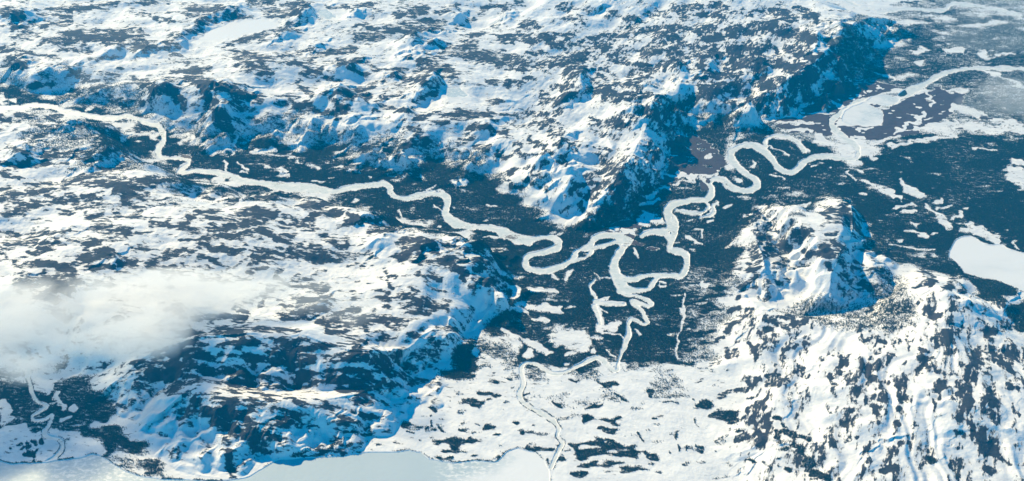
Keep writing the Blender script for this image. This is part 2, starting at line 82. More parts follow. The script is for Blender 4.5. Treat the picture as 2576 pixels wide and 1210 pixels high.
# river: centre line with half widths (sheet units)
RIVER = [
 ((0,0), [(-120,770,16),(0,748,14),(60,745,10),(120,746,8),(180,732,8),(240,728,12),(310,736,13),(370,742,14),(420,765,12),(500,775,10),(560,786,9),(640,808,11),(720,822,12),(800,818,11),(870,806,10),(930,818,10),(990,843,9),(1050,860,9),(1100,880,13),(1125,920,16),(1130,960,16),(1110,1000,16),(1090,1045,17),(1110,1083,10),(1160,1095,8),(1230,1095,8),(1290,1110,12),(1305,1130,13),(1275,1155,16),(1243,1182,12),(1290,1190,10),(1340,1180,12),(1420,1188,14),(1500,1196,16)]),
 ((0,1), [(1500,160,16),(1550,176,20),(1620,195,24),(1680,220,22),(1760,228,18),(1850,238,19),(1901,245,21)]),
 ((1,1), [(170,245,24),(260,262,26),(340,266,28),(440,268,28),(520,283,20),(580,290,16),(640,275,13),(720,258,12),(800,250,13),(880,240,14),(930,237,17),(965,260,18),(975,300,17),(1010,330,14),(1080,337,14),(1160,320,14),(1240,305,15),(1310,303,20),(1355,330,22),(1362,380,22),(1345,440,22),(1370,475,24),(1420,510,30),(1470,522,24),(1540,532,14),(1640,540,15),(1740,557,20),(1790,582,26),(1850,612,22),(1930,640,24)]),
 ((2,1), [(0,570,24),(70,600,26),(130,622,26),(200,625,22),(280,605,13),(350,608,16),(400,632,20),(400,662,20),(370,688,15),(310,708,15),(240,722,16),(190,742,20),(175,782,20),(195,820,20),(250,834,17),(330,832,16),(400,812,16),(460,788,17),(500,755,15),(530,715,22),(580,690,20),(620,665,18),(645,625,18),(690,597,20),(760,592,22),(830,605,24),(885,630,24)]),
 ((2,1), [(480,780,10),(560,752,10),(615,725,12),(640,684,10),(700,668,11),(750,650,12),(800,636,14),(860,650,16)]),
 ((2,1), [(880,635,22),(845,680,22),(815,730,22),(790,780,24),(788,830,26),(805,880,30),(830,930,34),(870,965,30),(930,972,16),(1010,970,12),(1045,940,12),(1072,895,12),(1100,872,12)]),
 ((2,1), [(800,870,20),(860,895,18),(930,895,18),(980,878,14),(1040,866,13),(1110,868,14),(1190,868,14),(1245,872,15),(1280,830,17),(1290,780,18),(1275,728,24),(1220,702,22),(1172,690,14),(1182,640,20),(1178,590,36),(1190,540,38),(1185,490,36),(1160,440,30),(1178,395,24),(1240,366,18),(1330,352,16),(1420,348,16),(1455,318,20),(1460,270,20),(1448,232,14),(1478,202,14),(1530,212,20),(1585,248,22),(1650,275,18),(1720,278,17),(1775,245,22),(1755,202,18),(1700,165,14),(1645,122,16),(1605,70,20),(1598,10,18)]),
 ((2,1), [(1180,575,26),(1120,568,20),(1060,570,16),(1000,582,14),(975,600,8)]),
 ((2,1), [(1380,190,10),(1420,215,14),(1445,240,14),(1460,270,14)]),
 ((3,0), [(-135,1095,18),(-125,1055,20),(-80,1020,20),(-20,1005,20),(40,1015,20),(100,1050,22),(150,1105,24),(185,1150,22),(240,1186,20),(300,1186,18),(345,1150,20),(385,1115,20),(450,1090,18),(530,1082,17),(610,1092,16),(690,1100,16),(735,1085,16),(748,1045,16),(720,1000,18),(660,955,20),(610,910,22),(570,870,22),(575,830,22),(620,785,18),(680,745,20),(740,705,22),(820,690,16)]),
 ((3,0), [(1030,672,20),(1080,645,30),(1140,615,26),(1200,590,20),(1260,550,20),(1340,510,16),(1430,487,14),(1530,480,12),(1650,476,12),(1780,476,12),(1901,480,12),(2200,500,12)]),
 ((2,1), [(820,975,12),(870,1000,9),(940,1010,8),(1000,1030,8),(1045,1062,9),(1020,1083,8),(960,1062,9),(920,1042,9),(910,1060,9),(950,1085,9),(985,1120,9),(1005,1165,10),(1020,1195,10)]),
 ((2,2), [(1020,112,9),(990,130,9),(940,102,10),(905,95,9),(885,130,9),(888,190,9),(868,260,9),(835,340,9),(815,400,9),(815,438,9),(790,450,9),(745,412,9),(710,372,8),(670,355,9),(620,375,9),(540,415,9),(470,450,9),(400,470,9),(330,455,9),(280,420,9),(220,395,9),(165,400,9),(145,450,9),(160,540,9),(135,600,9),(150,660,9),(220,710,9),(300,750,9),(370,800,8),(405,850,8),(395,900,8),(430,950,10),(400,1010,9),(370,1080,8),(350,1120,8)]),
 ((0,2), [(195,430,8),(195,500,9),(215,570,10),(230,620,12),(260,665,8),(322,693,6),(270,735,7),(222,765,8),(240,795,8),(300,785,6),(362,760,6),(342,820,6),(308,870,8),(330,905,8),(400,918,9),(430,950,9),(420,1000,9),(380,1045,9),(320,1080,9)]),
 ((3,0), [(115,1012,4),(98,980,5),(125,952,6),(190,940,6),(260,948,7),(315,975,9),(350,1010,12),(374,1045,10)]),
 ((2,1), [(1215,415,5),(1270,435,7),(1340,442,8),(1400,430,8),(1440,395,9),(1425,365,8)]),
 ((2,1), [(1470,385,4),(1478,430,4),(1440,462,4),(1380,470,3)]),
 ((2,1), [(655,905,7),(622,935,8),(628,990,7),(660,1020,6)]),
 ((2,1), [(650,1080,8),(672,1130,9),(690,1200,11)]),
 ((2,1), [(650,1045,7),(720,1062,8),(800,1072,8),(860,1068,6)]),
 ((3,0), [(660,0,6),(720,35,5),(800,50,5),(880,80,7),(960,80,7),(1080,62,6),(1200,72,5),(1330,72,12),(1400,30,6),(1500,35,5),(1650,60,5),(1800,90,6),(1860,110,6)]),
]
BAR = "(2,1)|735,610,790,600;450,650,560,700;"
LAKES = [
 ("frozen_lake", "broad white snow covered frozen lake at the right edge of the valley", .0, (3,1), [(1410,640),(1450,607),(1520,603),(1580,630),(1620,655),(1740,665),(1800,700),(1895,715),(2100,760),(2300,830),(2300,1120),(2100,1080),(1895,975),(1760,920),(1600,880),(1480,840),(1440,780),(1375,740),(1390,680)]),
 ("frozen_lake", "blue grey frozen lake running along the bottom edge with snow on its right half", .0, (1,2), [(-2200,1060),(-1730,1070),(-1660,1100),(-1530,1090),(-1400,1085),(-1300,1070),(-1170,1050),(-1090,1027),(-1030,1040),(-950,1100),(-860,1150),(-730,1190),(-580,1203),(-330,1212),(-130,1212),(0,1190),(100,1118),(200,1066),(320,1060),(500,1045),(640,1040),(760,1020),(850,1010),(1000,1015),(1100,1005),(1180,1015),(1240,1065),(1400,1092),(1560,1070),(1700,1085),(1780,1020),(1850,990),(1901,1000),(1960,1010),(2030,1080),(2065,1140),(2070,1230),(2080,1400),(1950,1900),(-2200,1900)]),
 ("frozen_lake", "long pale frozen lake lying among the hills at the upper left", .42, (0,0), [(1330,290),(1400,250),(1450,212),(1560,167),(1700,135),(1800,130),(1870,150),(1930,165),(1920,188),(1720,235),(1560,270),(1420,290),(1360,305)]),
 ("frozen_lake", "wide pale ice basin beside the river bend at the foot of the far mountain", .0, (3,0), [(640,835),(655,775),(700,735),(800,712),(850,738),(915,770),(925,850),(880,866),(800,868),(700,866)]),
 ("frozen_lake", "small pale ice pan just above the wide ice basin near the river bend", .0, (3,0), [(815,700),(850,668),(910,658),(1000,668),(1040,690),(1000,715),(940,735),(880,722)]),
 ("frozen_pond", "small grey frozen pond in the hollow of the central snowy plateau", .5, (1,0), [(1335,640),(1370,618),(1450,620),(1520,668),(1440,668),(1370,675)]),
 ("frozen_pond", "narrow pale frozen pond in the pass near the top edge", .4, (1,0), [(470,90),(530,60),(560,90),(620,120),(560,130),(490,115)]),
]
WATER = ((3,0), [(930,655),(990,625),(1040,603),(1075,620),(1090,650),(1060,668),(1020,668)])
WATER2 = ((2,1), [(925,580),(965,590),(970,630),(945,640),(900,600),(850,585),(870,575)])
# forest areas in overview units: density, soft edge, outline
WOODS = [
 (.97, 26, [(410,330),(500,350),(590,358),(700,352),(800,365),(870,385),(950,405),(1010,412),(1090,400),(1160,410),(1210,420),(1250,470),(1300,500),(1370,530),(1430,560),(1480,545),(1530,520),(1590,480),(1650,450),(1700,400),(1720,350),(1710,315),(1790,300),(1850,290),(1880,300),(1900,340),(1860,350),(1830,400),(1850,440),(1920,440),(1960,400),(2040,370),(2090,400),(2150,430),(2180,390),(2230,345),(2330,330),(2420,325),(2600,350),(2900,350),(2900,800),(2600,760),(2500,760),(2440,705),(2360,690),(2290,660),(2250,680),(2210,640),(2170,560),(2140,500),(2100,500),(2040,520),(1960,510),(1890,520),(1870,600),(1850,690),(1820,790),(1785,880),(1740,925),(1650,905),(1560,915),(1500,925),(1440,925),(1400,930),(1300,915),(1300,990),(1290,860),(1200,850),(1190,930),(1150,930),(1120,925),(1160,880),(1200,820),(1240,790),(1300,760),(1290,720),(1255,690),(1230,640),(1170,600),(1080,580),(990,560),(900,525),(800,500),(680,490),(560,476),(470,450),(400,400),(380,330)]),
 (.95, 12, [(1835,400),(1850,350),(1900,330),(1960,345),(2030,350),(2080,365),(2110,385),(2140,420),(2100,440),(2000,450),(1930,470),(1850,460)]),
 (.8, 16, [(1640,540),(1700,500),(1760,455),(1720,440),(1660,470),(1620,500),(1590,530)]),
 (.6, 16, [(1890,330),(1960,290),(2060,300),(2085,330),(2090,380),(2040,370),(1960,345)]),
 (.62, 30, [(1180,850),(1300,850),(1320,900),(1318,975),(1275,990),(1255,930),(1190,935)]),
 (.5, 44, [(1290,890),(1560,900),(1740,915),(1720,975),(1600,990),(1500,985),(1400,985),(1310,975)]),
 (.55, 50, [(370,290),(470,300),(600,315),(740,310),(860,330),(960,350),(1040,370),(1120,365),(1210,390),(1270,430),(1320,480),(1250,500),(900,430),(600,370),(400,340)]),
 (.55, 50, [(-60,190),(120,200),(260,215),(380,240),(430,300),(420,340),(300,310),(100,270),(-60,260)]),
 (.55, 50, [(60,300),(220,310),(360,340),(420,400),(480,450),(420,470),(330,430),(200,400),(80,350)]),
 (.9, 22, [(-100,200),(0,205),(60,228),(120,240),(140,265),(220,270),(330,290),(410,320),(400,345),(380,330),(260,300),(150,272),(40,270),(20,250),(-100,262)]),
 (.9, 18, [(250,320),(330,330),(370,340),(400,370),(390,390),(430,410),(460,430),(430,440),(340,400),(250,370),(230,340)]),
 (.92, 34, [(-60,935),(70,940),(150,920),(230,935),(270,980),(300,1050),(350,1100),(400,1150),(450,1195),(440,1215),(380,1190),(300,1140),(250,1100),(190,1120),(150,1130),(120,1100),(100,1070),(-60,1060)]),
 (.75, 20, [(2080,80),(2160,60),(2180,110),(2240,130),(2300,150),(2290,200),(2230,220),(2190,215),(2150,200),(2120,160)]),
 (.9, 14, [(2430,240),(2500,235),(2580,250),(2700,260),(2700,310),(2580,300),(2520,290),(2450,260)]),
 (.8, 10, [(2355,210),(2400,195),(2410,220),(2370,235)]),
 (.72, 60, [(2240,60),(2700,20),(2700,360),(2420,330),(2250,230),(2230,160)]),
 (.5, 26, [(2180,60),(2300,0),(2600,-20),(2600,30),(2400,50)]),
 (.55, 30, [(2040,740),(2100,750),(2180,730),(2260,700),(2290,760),(2250,820),(2160,830),(2060,800),(1960,760)]),
 (.7, 20, [(2210,760),(2290,750),(2300,800),(2230,840)]),
 (.9, 12, [(2530,770),(2576,740),(2700,760),(2700,850),(2560,830),(2530,800)]),
]
# brown heath and willow flats
HEATH = [
 [(1690,350),(1740,335),(1800,375),(1830,400),(1800,440),(1730,445),(1640,480),(1680,430)],
 [(2060,250),(2110,220),(2190,205),(2260,215),(2250,225),(2180,245),(2130,260),(2080,285),(2010,280)],
 [(1940,305),(2000,288),(2060,284),(2120,290),(2100,318),(2085,345),(2040,335),(1985,330)],
 [(2215,285),(2290,240),(2350,222),(2430,232),(2420,262),(2370,285),(2300,315),(2250,332),(2220,330)],
 [(2250,330),(2330,300),(2400,268),(2400,285),(2330,325),(2290,338)],
 [(2110,318),(2190,316),(2260,322),(2300,335),(2240,350),(2150,348),(2120,340)],
 [(1520,570),(1580,552),(1620,580),(1600,588),(1560,575)],
 [(1525,580),(1590,590),(1605,612),(1680,630),(1660,632),(1600,620),(1580,600),(1530,586)],
 [(820,405),(830,405),(830,412),(822,414)],
 [(455,390),(490,395),(485,405),(460,398)],
 [(1760,455),(1790,450),(1790,490),(1765,480)],
]
# ---------------------------------------------------------------- camera model
K = 10.0                      # Blender units per kilometre (1 unit = 100 m)
CAMH = 10.0                   # km
PITCH = math.radians(33.0)
HFOV = math.radians(55.0)
FW, FH = 2576.0, 1210.0       # survey sheet size
FL = FW / 2 / math.tan(HFOV / 2)
SUN_XY = np.array([-.61, .79]); SUN_EL = math.radians(30.0)
rng = np.random.default_rng(7)
f32 = np.float32

def ground(px, py, z=0.0):
    """point where the line of sight through a survey position meets height z (km)"""
    a = (np.asarray(px, float) - FW / 2) / FL
    b = (FH / 2 - np.asarray(py, float)) / FL
    cp, sp = math.cos(PITCH), math.sin(PITCH)
    dz = -sp + b * cp; dy = cp + b * sp
    t = (z - CAMH) / dz
    return a * t, dy * t

def survey(x, y, z):
    cp, sp = math.cos(PITCH), math.sin(PITCH)
    q = z - CAMH
    d = y * cp - q * sp
    u = y * sp + q * cp
    return FW / 2 + FL * x / d, FH / 2 - FL * u / d

def sheet(cr, x, y):
    return x * .3639 + (0, 628.9, 1257.8, 1886.7)[cr[0]], y * .3639 + (0, 377.3, 769.8)[cr[1]]

# ---------------------------------------------------------------- noise
def make_noise(seed, cells=256, sub=8):
    r = np.random.default_rng(seed)
    a = r.uniform(0, 2 * math.pi, (cells, cells))
    gx, gy = np.cos(a), np.sin(a)
    n = cells * sub
    i = np.arange(n) // sub; f = (np.arange(n) % sub) / sub
    j = (i + 1) % cells
    fy, fx = f[:, None], f[None, :]
    s = lambda t: t * t * t * (t * (t * 6 - 15) + 10)
    def g(ii, jj, dx, dy):
        return gx[np.ix_(ii, jj)] * dx + gy[np.ix_(ii, jj)] * dy
    a0 = g(i, i, fx, fy); a1 = g(i, j, fx - 1, fy); b0 = g(j, i, fx, fy - 1); b1 = g(j, j, fx - 1, fy - 1)
    u, v = s(fx), s(fy)
    o = (a0 * (1 - u) + a1 * u) * (1 - v) + (b0 * (1 - u) + b1 * u) * v
    return (o / o.std()).astype(f32)
TILE = [make_noise(3), make_noise(11)]
def N(x, y, scale, seed=0, ang=0.0, stretch=1.0):
    """smooth noise, unit deviation; scale = feature size in km"""
    c, s = math.cos(math.radians(ang)), math.sin(math.radians(ang))
    T = TILE[seed % 2]; n = T.shape[0]
    p = ((x * c + y * s) / (scale * stretch) * 8 + seed * 371.3).astype(f32)
    q = ((-x * s + y * c) / scale * 8 + seed * 811.7).astype(f32)
    pi = np.floor(p).astype(np.int32); qi = np.floor(q).astype(np.int32)
    p -= pi; q -= qi
    p0 = pi & (n - 1); p1 = (pi + 1) & (n - 1); q0 = qi & (n - 1); q1 = (qi + 1) & (n - 1)
    return (T[q0, p0] * (1 - p) + T[q0, p1] * p) * (1 - q) + (T[q1, p0] * (1 - p) + T[q1, p1] * p) * q
def fbm(x, y, scale, seed, oct=4, ang=0.0, stretch=1.0, gain=.55):
    o = 0; a = 1.0; t = 0
    for k in range(oct):
        o = o + a * N(x, y, scale / 2.07 ** k, seed + 3 * k, ang, stretch); t += a * a; a *= gain
    return o / math.sqrt(t)
def smooth(a, b, x):
    t = np.clip((x - a) / (b - a), 0, 1); return t * t * (3 - 2 * t)

# ---------------------------------------------------------------- the grid
DX, DY = STEP
cols = np.arange(-260, 2840, DX)
rows = [1640.0]
while rows[-1] > -720:
    y = rows[-1]
    rows.append(y - (DY if y > -30 else DY * (1 + (-30 - y) / 90.0)))
rows = np.array(rows)
PX, PY = np.meshgrid(cols, rows)
PX = PX.astype(f32); PY = PY.astype(f32)
X, Y = ground(PX, PY); X = X.astype(f32); Y = Y.astype(f32)
NY, NX = X.shape
print('grid', NY, NX)
def row_of(py): return int(np.clip(np.searchsorted(-rows, -py), 0, NY - 1))
def col_of(px): return int(np.clip((px - cols[0]) / DX, 0, NX - 1))
def window(x0, x1, y0, y1):
    return slice(row_of(y1), row_of(y0) + 2), slice(col_of(x0), col_of(x1) + 2)

C4 = 4
ci = np.unique(np.append(np.arange(0, NY, C4), NY - 1)); cj = np.unique(np.append(np.arange(0, NX, C4), NX - 1))
def up(a):
    """coarse grid -> full grid"""
    fi = np.interp(np.arange(NY), ci, np.arange(len(ci))); fj = np.interp(np.arange(NX), cj, np.arange(len(cj)))
    i0 = np.minimum(fi.astype(int), len(ci) - 2); j0 = np.minimum(fj.astype(int), len(cj) - 2)
    ti = (fi - i0)[:, None].astype(f32); tj = (fj - j0)[None, :].astype(f32)
    a = a.astype(f32)
    r = a[i0] * (1 - ti) + a[i0 + 1] * ti
    return r[:, j0] * (1 - tj) + r[:, j0 + 1] * tj
def sdf(x, y, P):
    """signed distance to a polygon, positive inside"""
    P = np.asarray(P, float); Q = np.roll(P, -1, 0)
    best = np.full(x.shape, 1e9); ins = np.zeros(x.shape, bool)
    for (ax, ay), (bx, by) in zip(P, Q):
        ex, ey = bx - ax, by - ay; L = ex * ex + ey * ey + 1e-12
        t = np.clip(((x - ax) * ex + (y - ay) * ey) / L, 0, 1)
        best = np.minimum(best, (x - ax - t * ex) ** 2 + (y - ay - t * ey) ** 2)
        if abs(by - ay) > 1e-12:
            c = ((ay > y) != (by > y)) & (x < ex * (y - ay) / ey + ax); ins ^= c
    return np.where(ins, 1, -1) * np.sqrt(best)
def G(pts): return [ground(a, b) for a, b in pts]
Xc, Yc = X[np.ix_(ci, cj)], Y[np.ix_(ci, cj)]

# ---------------------------------------------------------------- relief
warp = .15 * N(Xc, Yc, .9, 1) + .07 * N(Xc, Yc, .4, 2)
REG = [('north', NORTH, .46, 1.15), ('south', SOUTH, .46, 1.0), ('east', EAST, .36, .75), ('corner', CORNER, .34, 1.7)]
sdr = {}
H = np.zeros_like(X); M = np.zeros_like(X)
big = fbm(X, Y, 4.5, 5, 2)
for name, P, hh, w in REG:
    d = sdf(Xc, Yc, G(P)); sdr[name] = d
    d = up(d + warp * np.clip(.3 + d / w, 0, 1))
    if name == 'south': w = w * (1 + 1.4 * smooth(880, 1020, PY))
    t = np.clip(d / w, 0, 1); t = 1 - (1 - t) ** 1.55; t = t * smooth(0, .25, d / w)
    H = np.maximum(H, hh * t * (1 + .16 * big)); M = np.maximum(M, t)
# rolling ice-scoured ground: grain runs across on the west side, diagonally in the middle
wmid = smooth(1150, 1400, PX) * smooth(700, 560, PY) * smooth(2150, 1950, PX)
wcor = smooth(1750, 1900, PX) * smooth(700, 800, PY)
def grain(scale, seed, oct, st=2.0):
    a = fbm(X, Y, scale, seed, oct, -8, st)
    b = fbm(X, Y, scale, seed + 1, oct, 62, st)
    c = fbm(X, Y, scale * .8, seed + 2, oct, 68, st * 1.8)
    return a * (1 - wmid) * (1 - wcor) + b * wmid * (1 - wcor) + c * wcor
g1 = grain(1.1, 21, 2, 1.9)
g2 = grain(.42, 31, 3, 1.8)
R1 = (1 - np.sqrt(g1 * g1 + .06) * .9) * (1 - .85 * wcor)
g3 = grain(.16, 35, 2, 1.6)
def polydist(x, y, P, want_h=False):
    best = np.full(x.shape, 1e9, f32); hh = np.zeros(x.shape, f32); sx = np.zeros(x.shape, f32)
    al = np.zeros(x.shape, f32); s0 = 0.0
    for a, b in zip(P[:-1], P[1:]):
        ex, ey = b[0] - a[0], b[1] - a[1]; L = ex * ex + ey * ey + 1e-9
        t = np.clip(((x - a[0]) * ex + (y - a[1]) * ey) / L, 0, 1)
        qx = x - a[0] - t * ex; qy = y - a[1] - t * ey
        d = np.sqrt(qx * qx + qy * qy); m = d < best
        best = np.where(m, d, best).astype(f32)
        hh = np.where(m, a[2] + (b[2] - a[2]) * t, hh)
        sx = np.where(m, qx * SUN_XY[0] + qy * SUN_XY[1], sx)
        al = np.where(m, s0 + t * math.sqrt(L), al); s0 += math.sqrt(L)
    return best, hh, sx, al
def sample(A, gx, gy):
    u, v = survey(gx, gy, 0.0)
    return float(A[row_of(v), col_of(u)])

RIBS = np.zeros_like(X); SM = np.ones_like(X); WOB2 = (.8 * N(X, Y, .35, 45) + .4 * N(X, Y, .15, 46)) * .3
wob = .10 * N(X, Y, .5, 41) + .05 * N(X, Y, .2, 43)
for pts, wl, wr, rough in RIDGE:
    P = [(*ground(a, b, z), z) for a, b, z in pts]
    vs = [survey(p[0], p[1], 0) for p in P]
    m = 260
    sy, sx_ = window(min(v[0] for v in vs) - m, max(v[0] for v in vs) + m, min(v[1] for v in vs) - m, max(v[1] for v in vs) + m)
    x, y = X[sy, sx_], Y[sy, sx_]
    d, hh, s, al = polydist(x, y, P)
    sc_ = (hh / max(q[2] for q in P)) ** .75
    wr_ = wr * (1 + 1.6 * wob[sy, sx_]) * sc_; w = np.where(s > 0, wl * sc_, wr_) + .02
    RK = .44 if wl == 1.5 and wr > 1 or rough == .3 else (.36 if wr > .65 else .2)
    eps = .05 if rough > .5 else .12
    dd = np.sqrt(d * d + eps * eps) - eps * .6
    p = np.clip(1 - dd / w, 0, 1)
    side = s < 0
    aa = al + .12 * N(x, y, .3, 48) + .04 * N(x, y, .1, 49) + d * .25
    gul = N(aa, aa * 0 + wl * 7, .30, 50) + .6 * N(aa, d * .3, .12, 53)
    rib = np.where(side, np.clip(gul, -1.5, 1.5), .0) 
    c = hh * (p ** 1.12) + .036 * rough * min(1, wr / .6) * rib * np.clip(p * 4, 0, 1) * np.clip((1 - p) * 3, 0, 1)
    h0 = H[sy, sx_]
    h0n = np.where(side, h0 * smooth(.75, 1.7, d / wr_), h0)
    k = .06
    H[sy, sx_] = .5 * (c + h0n + np.sqrt((c - h0n) ** 2 + k * k * p))
    M[sy, sx_] = np.maximum(M[sy, sx_], smooth(0, .4, p))
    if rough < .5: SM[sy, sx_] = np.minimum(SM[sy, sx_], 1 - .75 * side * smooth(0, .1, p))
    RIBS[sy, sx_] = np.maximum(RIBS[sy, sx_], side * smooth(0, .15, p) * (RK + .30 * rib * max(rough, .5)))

near = (1 - .45 * smooth(500, 850, PY)) * (1 - .45 * smooth(1860, 1920, PX) * smooth(480, 520, PY) * smooth(830, 780, PY)) * (1 - .5 * wcor)
H += M * near * SM * ((.036 * g1 + .026 * R1) * (1 - .45 * wcor) + .006 * g2 + .005 * (1 - np.sqrt(g2 * g2 + .02)) * (1 - wcor) + .003 * (1 - np.sqrt(g3 * g3 + .02)) * (1 - wcor))
for cr, txt in SCARP.items():
    for it in txt.split(';'):
        x0, y0, x1, y1, A, wr = [float(v) for v in it.split(',')]
        wq_ = .3 if cr == (3, 2) else .6
        A *= {(3, 2): .45, (3, 1): .7, (1, 2): .6}.get(cr, 1.4 if cr[1] == 0 else 1.1); wr *= 2.0 if cr == (3, 2) else (1.2 if cr[1] == 0 else 1)
        ends = []
        for (a, b) in ((x0, y0), (x1, y1)):
            a, b = sheet(cr, a, b); z = .4
            for _ in range(3):
                gx, gy = ground(a, b, z + A * .9); z = sample(H, gx, gy)
            ends.append((float(gx), float(gy), A))
        e0, e1 = ends
        mid = ((e0[0] + e1[0]) / 2 + .08 * rng.normal(), (e0[1] + e1[1]) / 2 + .05 * rng.normal(), A)
        P = [(e0[0], e0[1], A * .35), mid, (e1[0], e1[1], A * .35)]
        vs = [survey(p[0], p[1], 0) for p in P]; m = 230 if y0 > 0 and cr[1] == 2 else 170
        sy, sx_ = window(min(v[0] for v in vs) - m, max(v[0] for v in vs) + m, min(v[1] for v in vs) - m, max(v[1] for v in vs) + m)
        x, y = X[sy, sx_], Y[sy, sx_]
        d, hh, s, _ = polydist(x + wq_ * wr * 1.2 * wob[sy, sx_], y + wq_ * wr * 1.6 * WOB2[sy, sx_], P)
        wl = wr * (1.6 if cr == (3, 2) else 2.6)
        if cr == (3, 2): d = np.sqrt(d * d + .0036) - .03
        p = np.clip(1 - np.abs(d) / np.where(s > 0, wl, wr * 1.05), 0, 1)
        p = np.where(s > 0, p * p * (3 - 2 * p), p ** 1.2)
        H[sy, sx_] += hh * p
M = np.clip(M, 0, 1)
wx = .16 * N(X, Y, .8, 56)
gully = N(X + wx, Y, .34, 57, 68, 5.0) + .5 * N(X + wx, Y, .15, 59, 71, 5.0)
H += wcor * M * .015 * gully
H += M * (.0020 * fbm(X, Y, .18, 51, 3))
H = np.maximum(H, 0)

# ---------------------------------------------------------------- water bodies
def widths(P, bend=0):
    return P
RS = np.full(X.shape, 60.0, f32)          # distance outside the ice edge, in sheet pixels
wq = (1.3 * N(X, Y, .16, 61) + 1.6 * N(X, Y, .45, 62)).astype(f32)
def spline(P):
    P = np.array(P, float); out = []
    Q = np.vstack([2 * P[0] - P[1], P, 2 * P[-1] - P[-2]])
    for k in range(1, len(Q) - 2):
        for t in np.linspace(0, 1, 4, endpoint=False):
            a, b, c, d = Q[k - 1], Q[k], Q[k + 1], Q[k + 2]
            out.append(.5 * (2 * b + (c - a) * t + (2 * a - 5 * b + 4 * c - d) * t * t + (3 * b - a - 3 * c + d) * t ** 3))
    out.append(P[-1]); return np.array(out)
RC = np.zeros(X.shape, f32)               # across-stream coordinate for streaks
for cr, pts in RIVER:
    S = spline([(*sheet(cr, a, b), w * (.30 if cr == (3, 0) else .3639)) for a, b, w in pts])
    for a, b in zip(S[:-1], S[1:]):
        m = 62
        sy, sx_ = window(min(a[0], b[0]) - m, max(a[0], b[0]) + m, min(a[1], b[1]) - m, max(a[1], b[1]) + m)
        x, y = PX[sy, sx_], PY[sy, sx_]
        ex, ey = b[0] - a[0], b[1] - a[1]; L = ex * ex + ey * ey + 1e-9
        t = np.clip(((x - a[0]) * ex + (y - a[1]) * ey) / L, 0, 1)
        d = np.sqrt((x - a[0] - t * ex) ** 2 + (y - a[1] - t * ey) ** 2)
        w = a[2] + (b[2] - a[2]) * t
        d2 = d - np.maximum(w, 2.1)
        o = RS[sy, sx_]; mm = d2 < o
        RC[sy, sx_] = np.where(mm, ((x - a[0]) * ey - (y - a[1]) * ex) / math.sqrt(L), RC[sy, sx_])
        RS[sy, sx_] = np.where(mm, d2, o)
RS += wq * np.clip((RS + 8) / 8, 0, 1) * .55
# river islands (bars with willow) stand out of the ice
ISL = [((2, 1), 570, 722, 34, 20), ((2, 1), 680, 652, 22, 9), ((2, 1), 350, 635, 26, 10), ((2, 1), 1440, 215, 16, 10), ((2, 1), 1520, 240, 30, 18),
       ((2, 1), 850, 655, 22, 10), ((2, 1), 1175, 575, 6, 9), ((3, 0), 715, 1070, 20, 22), ((1, 1), 1290, 288, 24, 5), ((1, 1), 1330, 285, 16, 5),
       ((2, 1), 1190, 467, 5, 5), ((2, 1), 1210, 495, 5, 4), ((0, 1), 1570, 205, 22, 9), ((1, 1), 230, 225, 24, 8), ((1, 1), 1790, 600, 22, 8), ((2, 1), 90, 607, 16, 5)]
for cr, a, b, rx, ry in ISL:
    a, b = sheet(cr, a, b); rx *= .3639; ry *= .3639
    sy, sx_ = window(a - 30, a + 30, b - 20, b + 20)
    d = (1 - np.sqrt(((PX[sy, sx_] - a) / rx) ** 2 + ((PY[sy, sx_] - b) / ry) ** 2)) * min(rx, ry) + wq[sy, sx_] * .7
    RS[sy, sx_] = np.maximum(RS[sy, sx_], d)
tr = smooth(0, 16, RS)
H = H * tr + (.007 + .002 * N(X, Y, .3, 63)) * np.clip(RS / 2.0, -1, 1)
H = np.where(RS < 0, -.008, H)
LK = []
for name, label, z, cr, pts in LAKES:
    P = []
    for a, b in pts:
        gx, gy = ground(*sheet(cr, a, b), z); P.append(survey(gx, gy, 0))
    d = -up(sdf(PX[np.ix_(ci, cj)].astype(float), PY[np.ix_(ci, cj)].astype(float), P)) + wq * (.45 if z == 0 else .8)
    t = smooth(0, 26 if z > 0 else 14, d)
    H = (H - z) * t + z + np.clip(d / 2.0, -1, 1) * .007 * (1 - t)
    H = np.where(d < 0, z - .008, H)
    LK.append((name, label, z, d))
    RS = np.minimum(RS, np.maximum(d, RS * 0 - 50))
RSall = RS
U, V = survey(X, Y, H); U = U.astype(f32); V = V.astype(f32)

# ---------------------------------------------------------------- land cover
wu = (4.5 * N(X, Y, .33, 71) + 2.6 * N(X, Y, .14, 72)).astype(f32)
wv = (3.0 * N(X, Y, .33, 73) + 1.8 * N(X, Y, .14, 74)).astype(f32)
Uw, Vw = U + wu, V + wv
def paint(data, gain=1.0, wmul=1.0):
    A = np.zeros(X.shape, f32)
    for cr, txt in data.items():
        for it in txt.split(';'):
            x0, y0, x1, y1, w = [float(v) for v in it.split(',')]
            (x0, y0), (x1, y1) = sheet(cr, x0, y0), sheet(cr, x1, y1)
            w = max(w * .3639 * wmul, 2.2)
            m = w * 2 + 16
            sy, sx_ = window(min(x0, x1) - m, max(x0, x1) + m, min(y0, y1) - m, max(y0, y1) + m + 150)
            k = min(1.0, w / 5.0)
            x, y = U[sy, sx_] + k * wu[sy, sx_], V[sy, sx_] + k * wv[sy, sx_]
            ex, ey = x1 - x0, y1 - y0; L = ex * ex + ey * ey + 1e-9
            t = np.clip(((x - x0) * ex + (y - y0) * ey) / L, 0, 1)
            d = np.sqrt((x - x0 - t * ex) ** 2 + (y - y0 - t * ey) ** 2)
            A[sy, sx_] = np.maximum(A[sy, sx_], np.clip(1.6 - d / w, 0, 1.2) * gain)
    return A
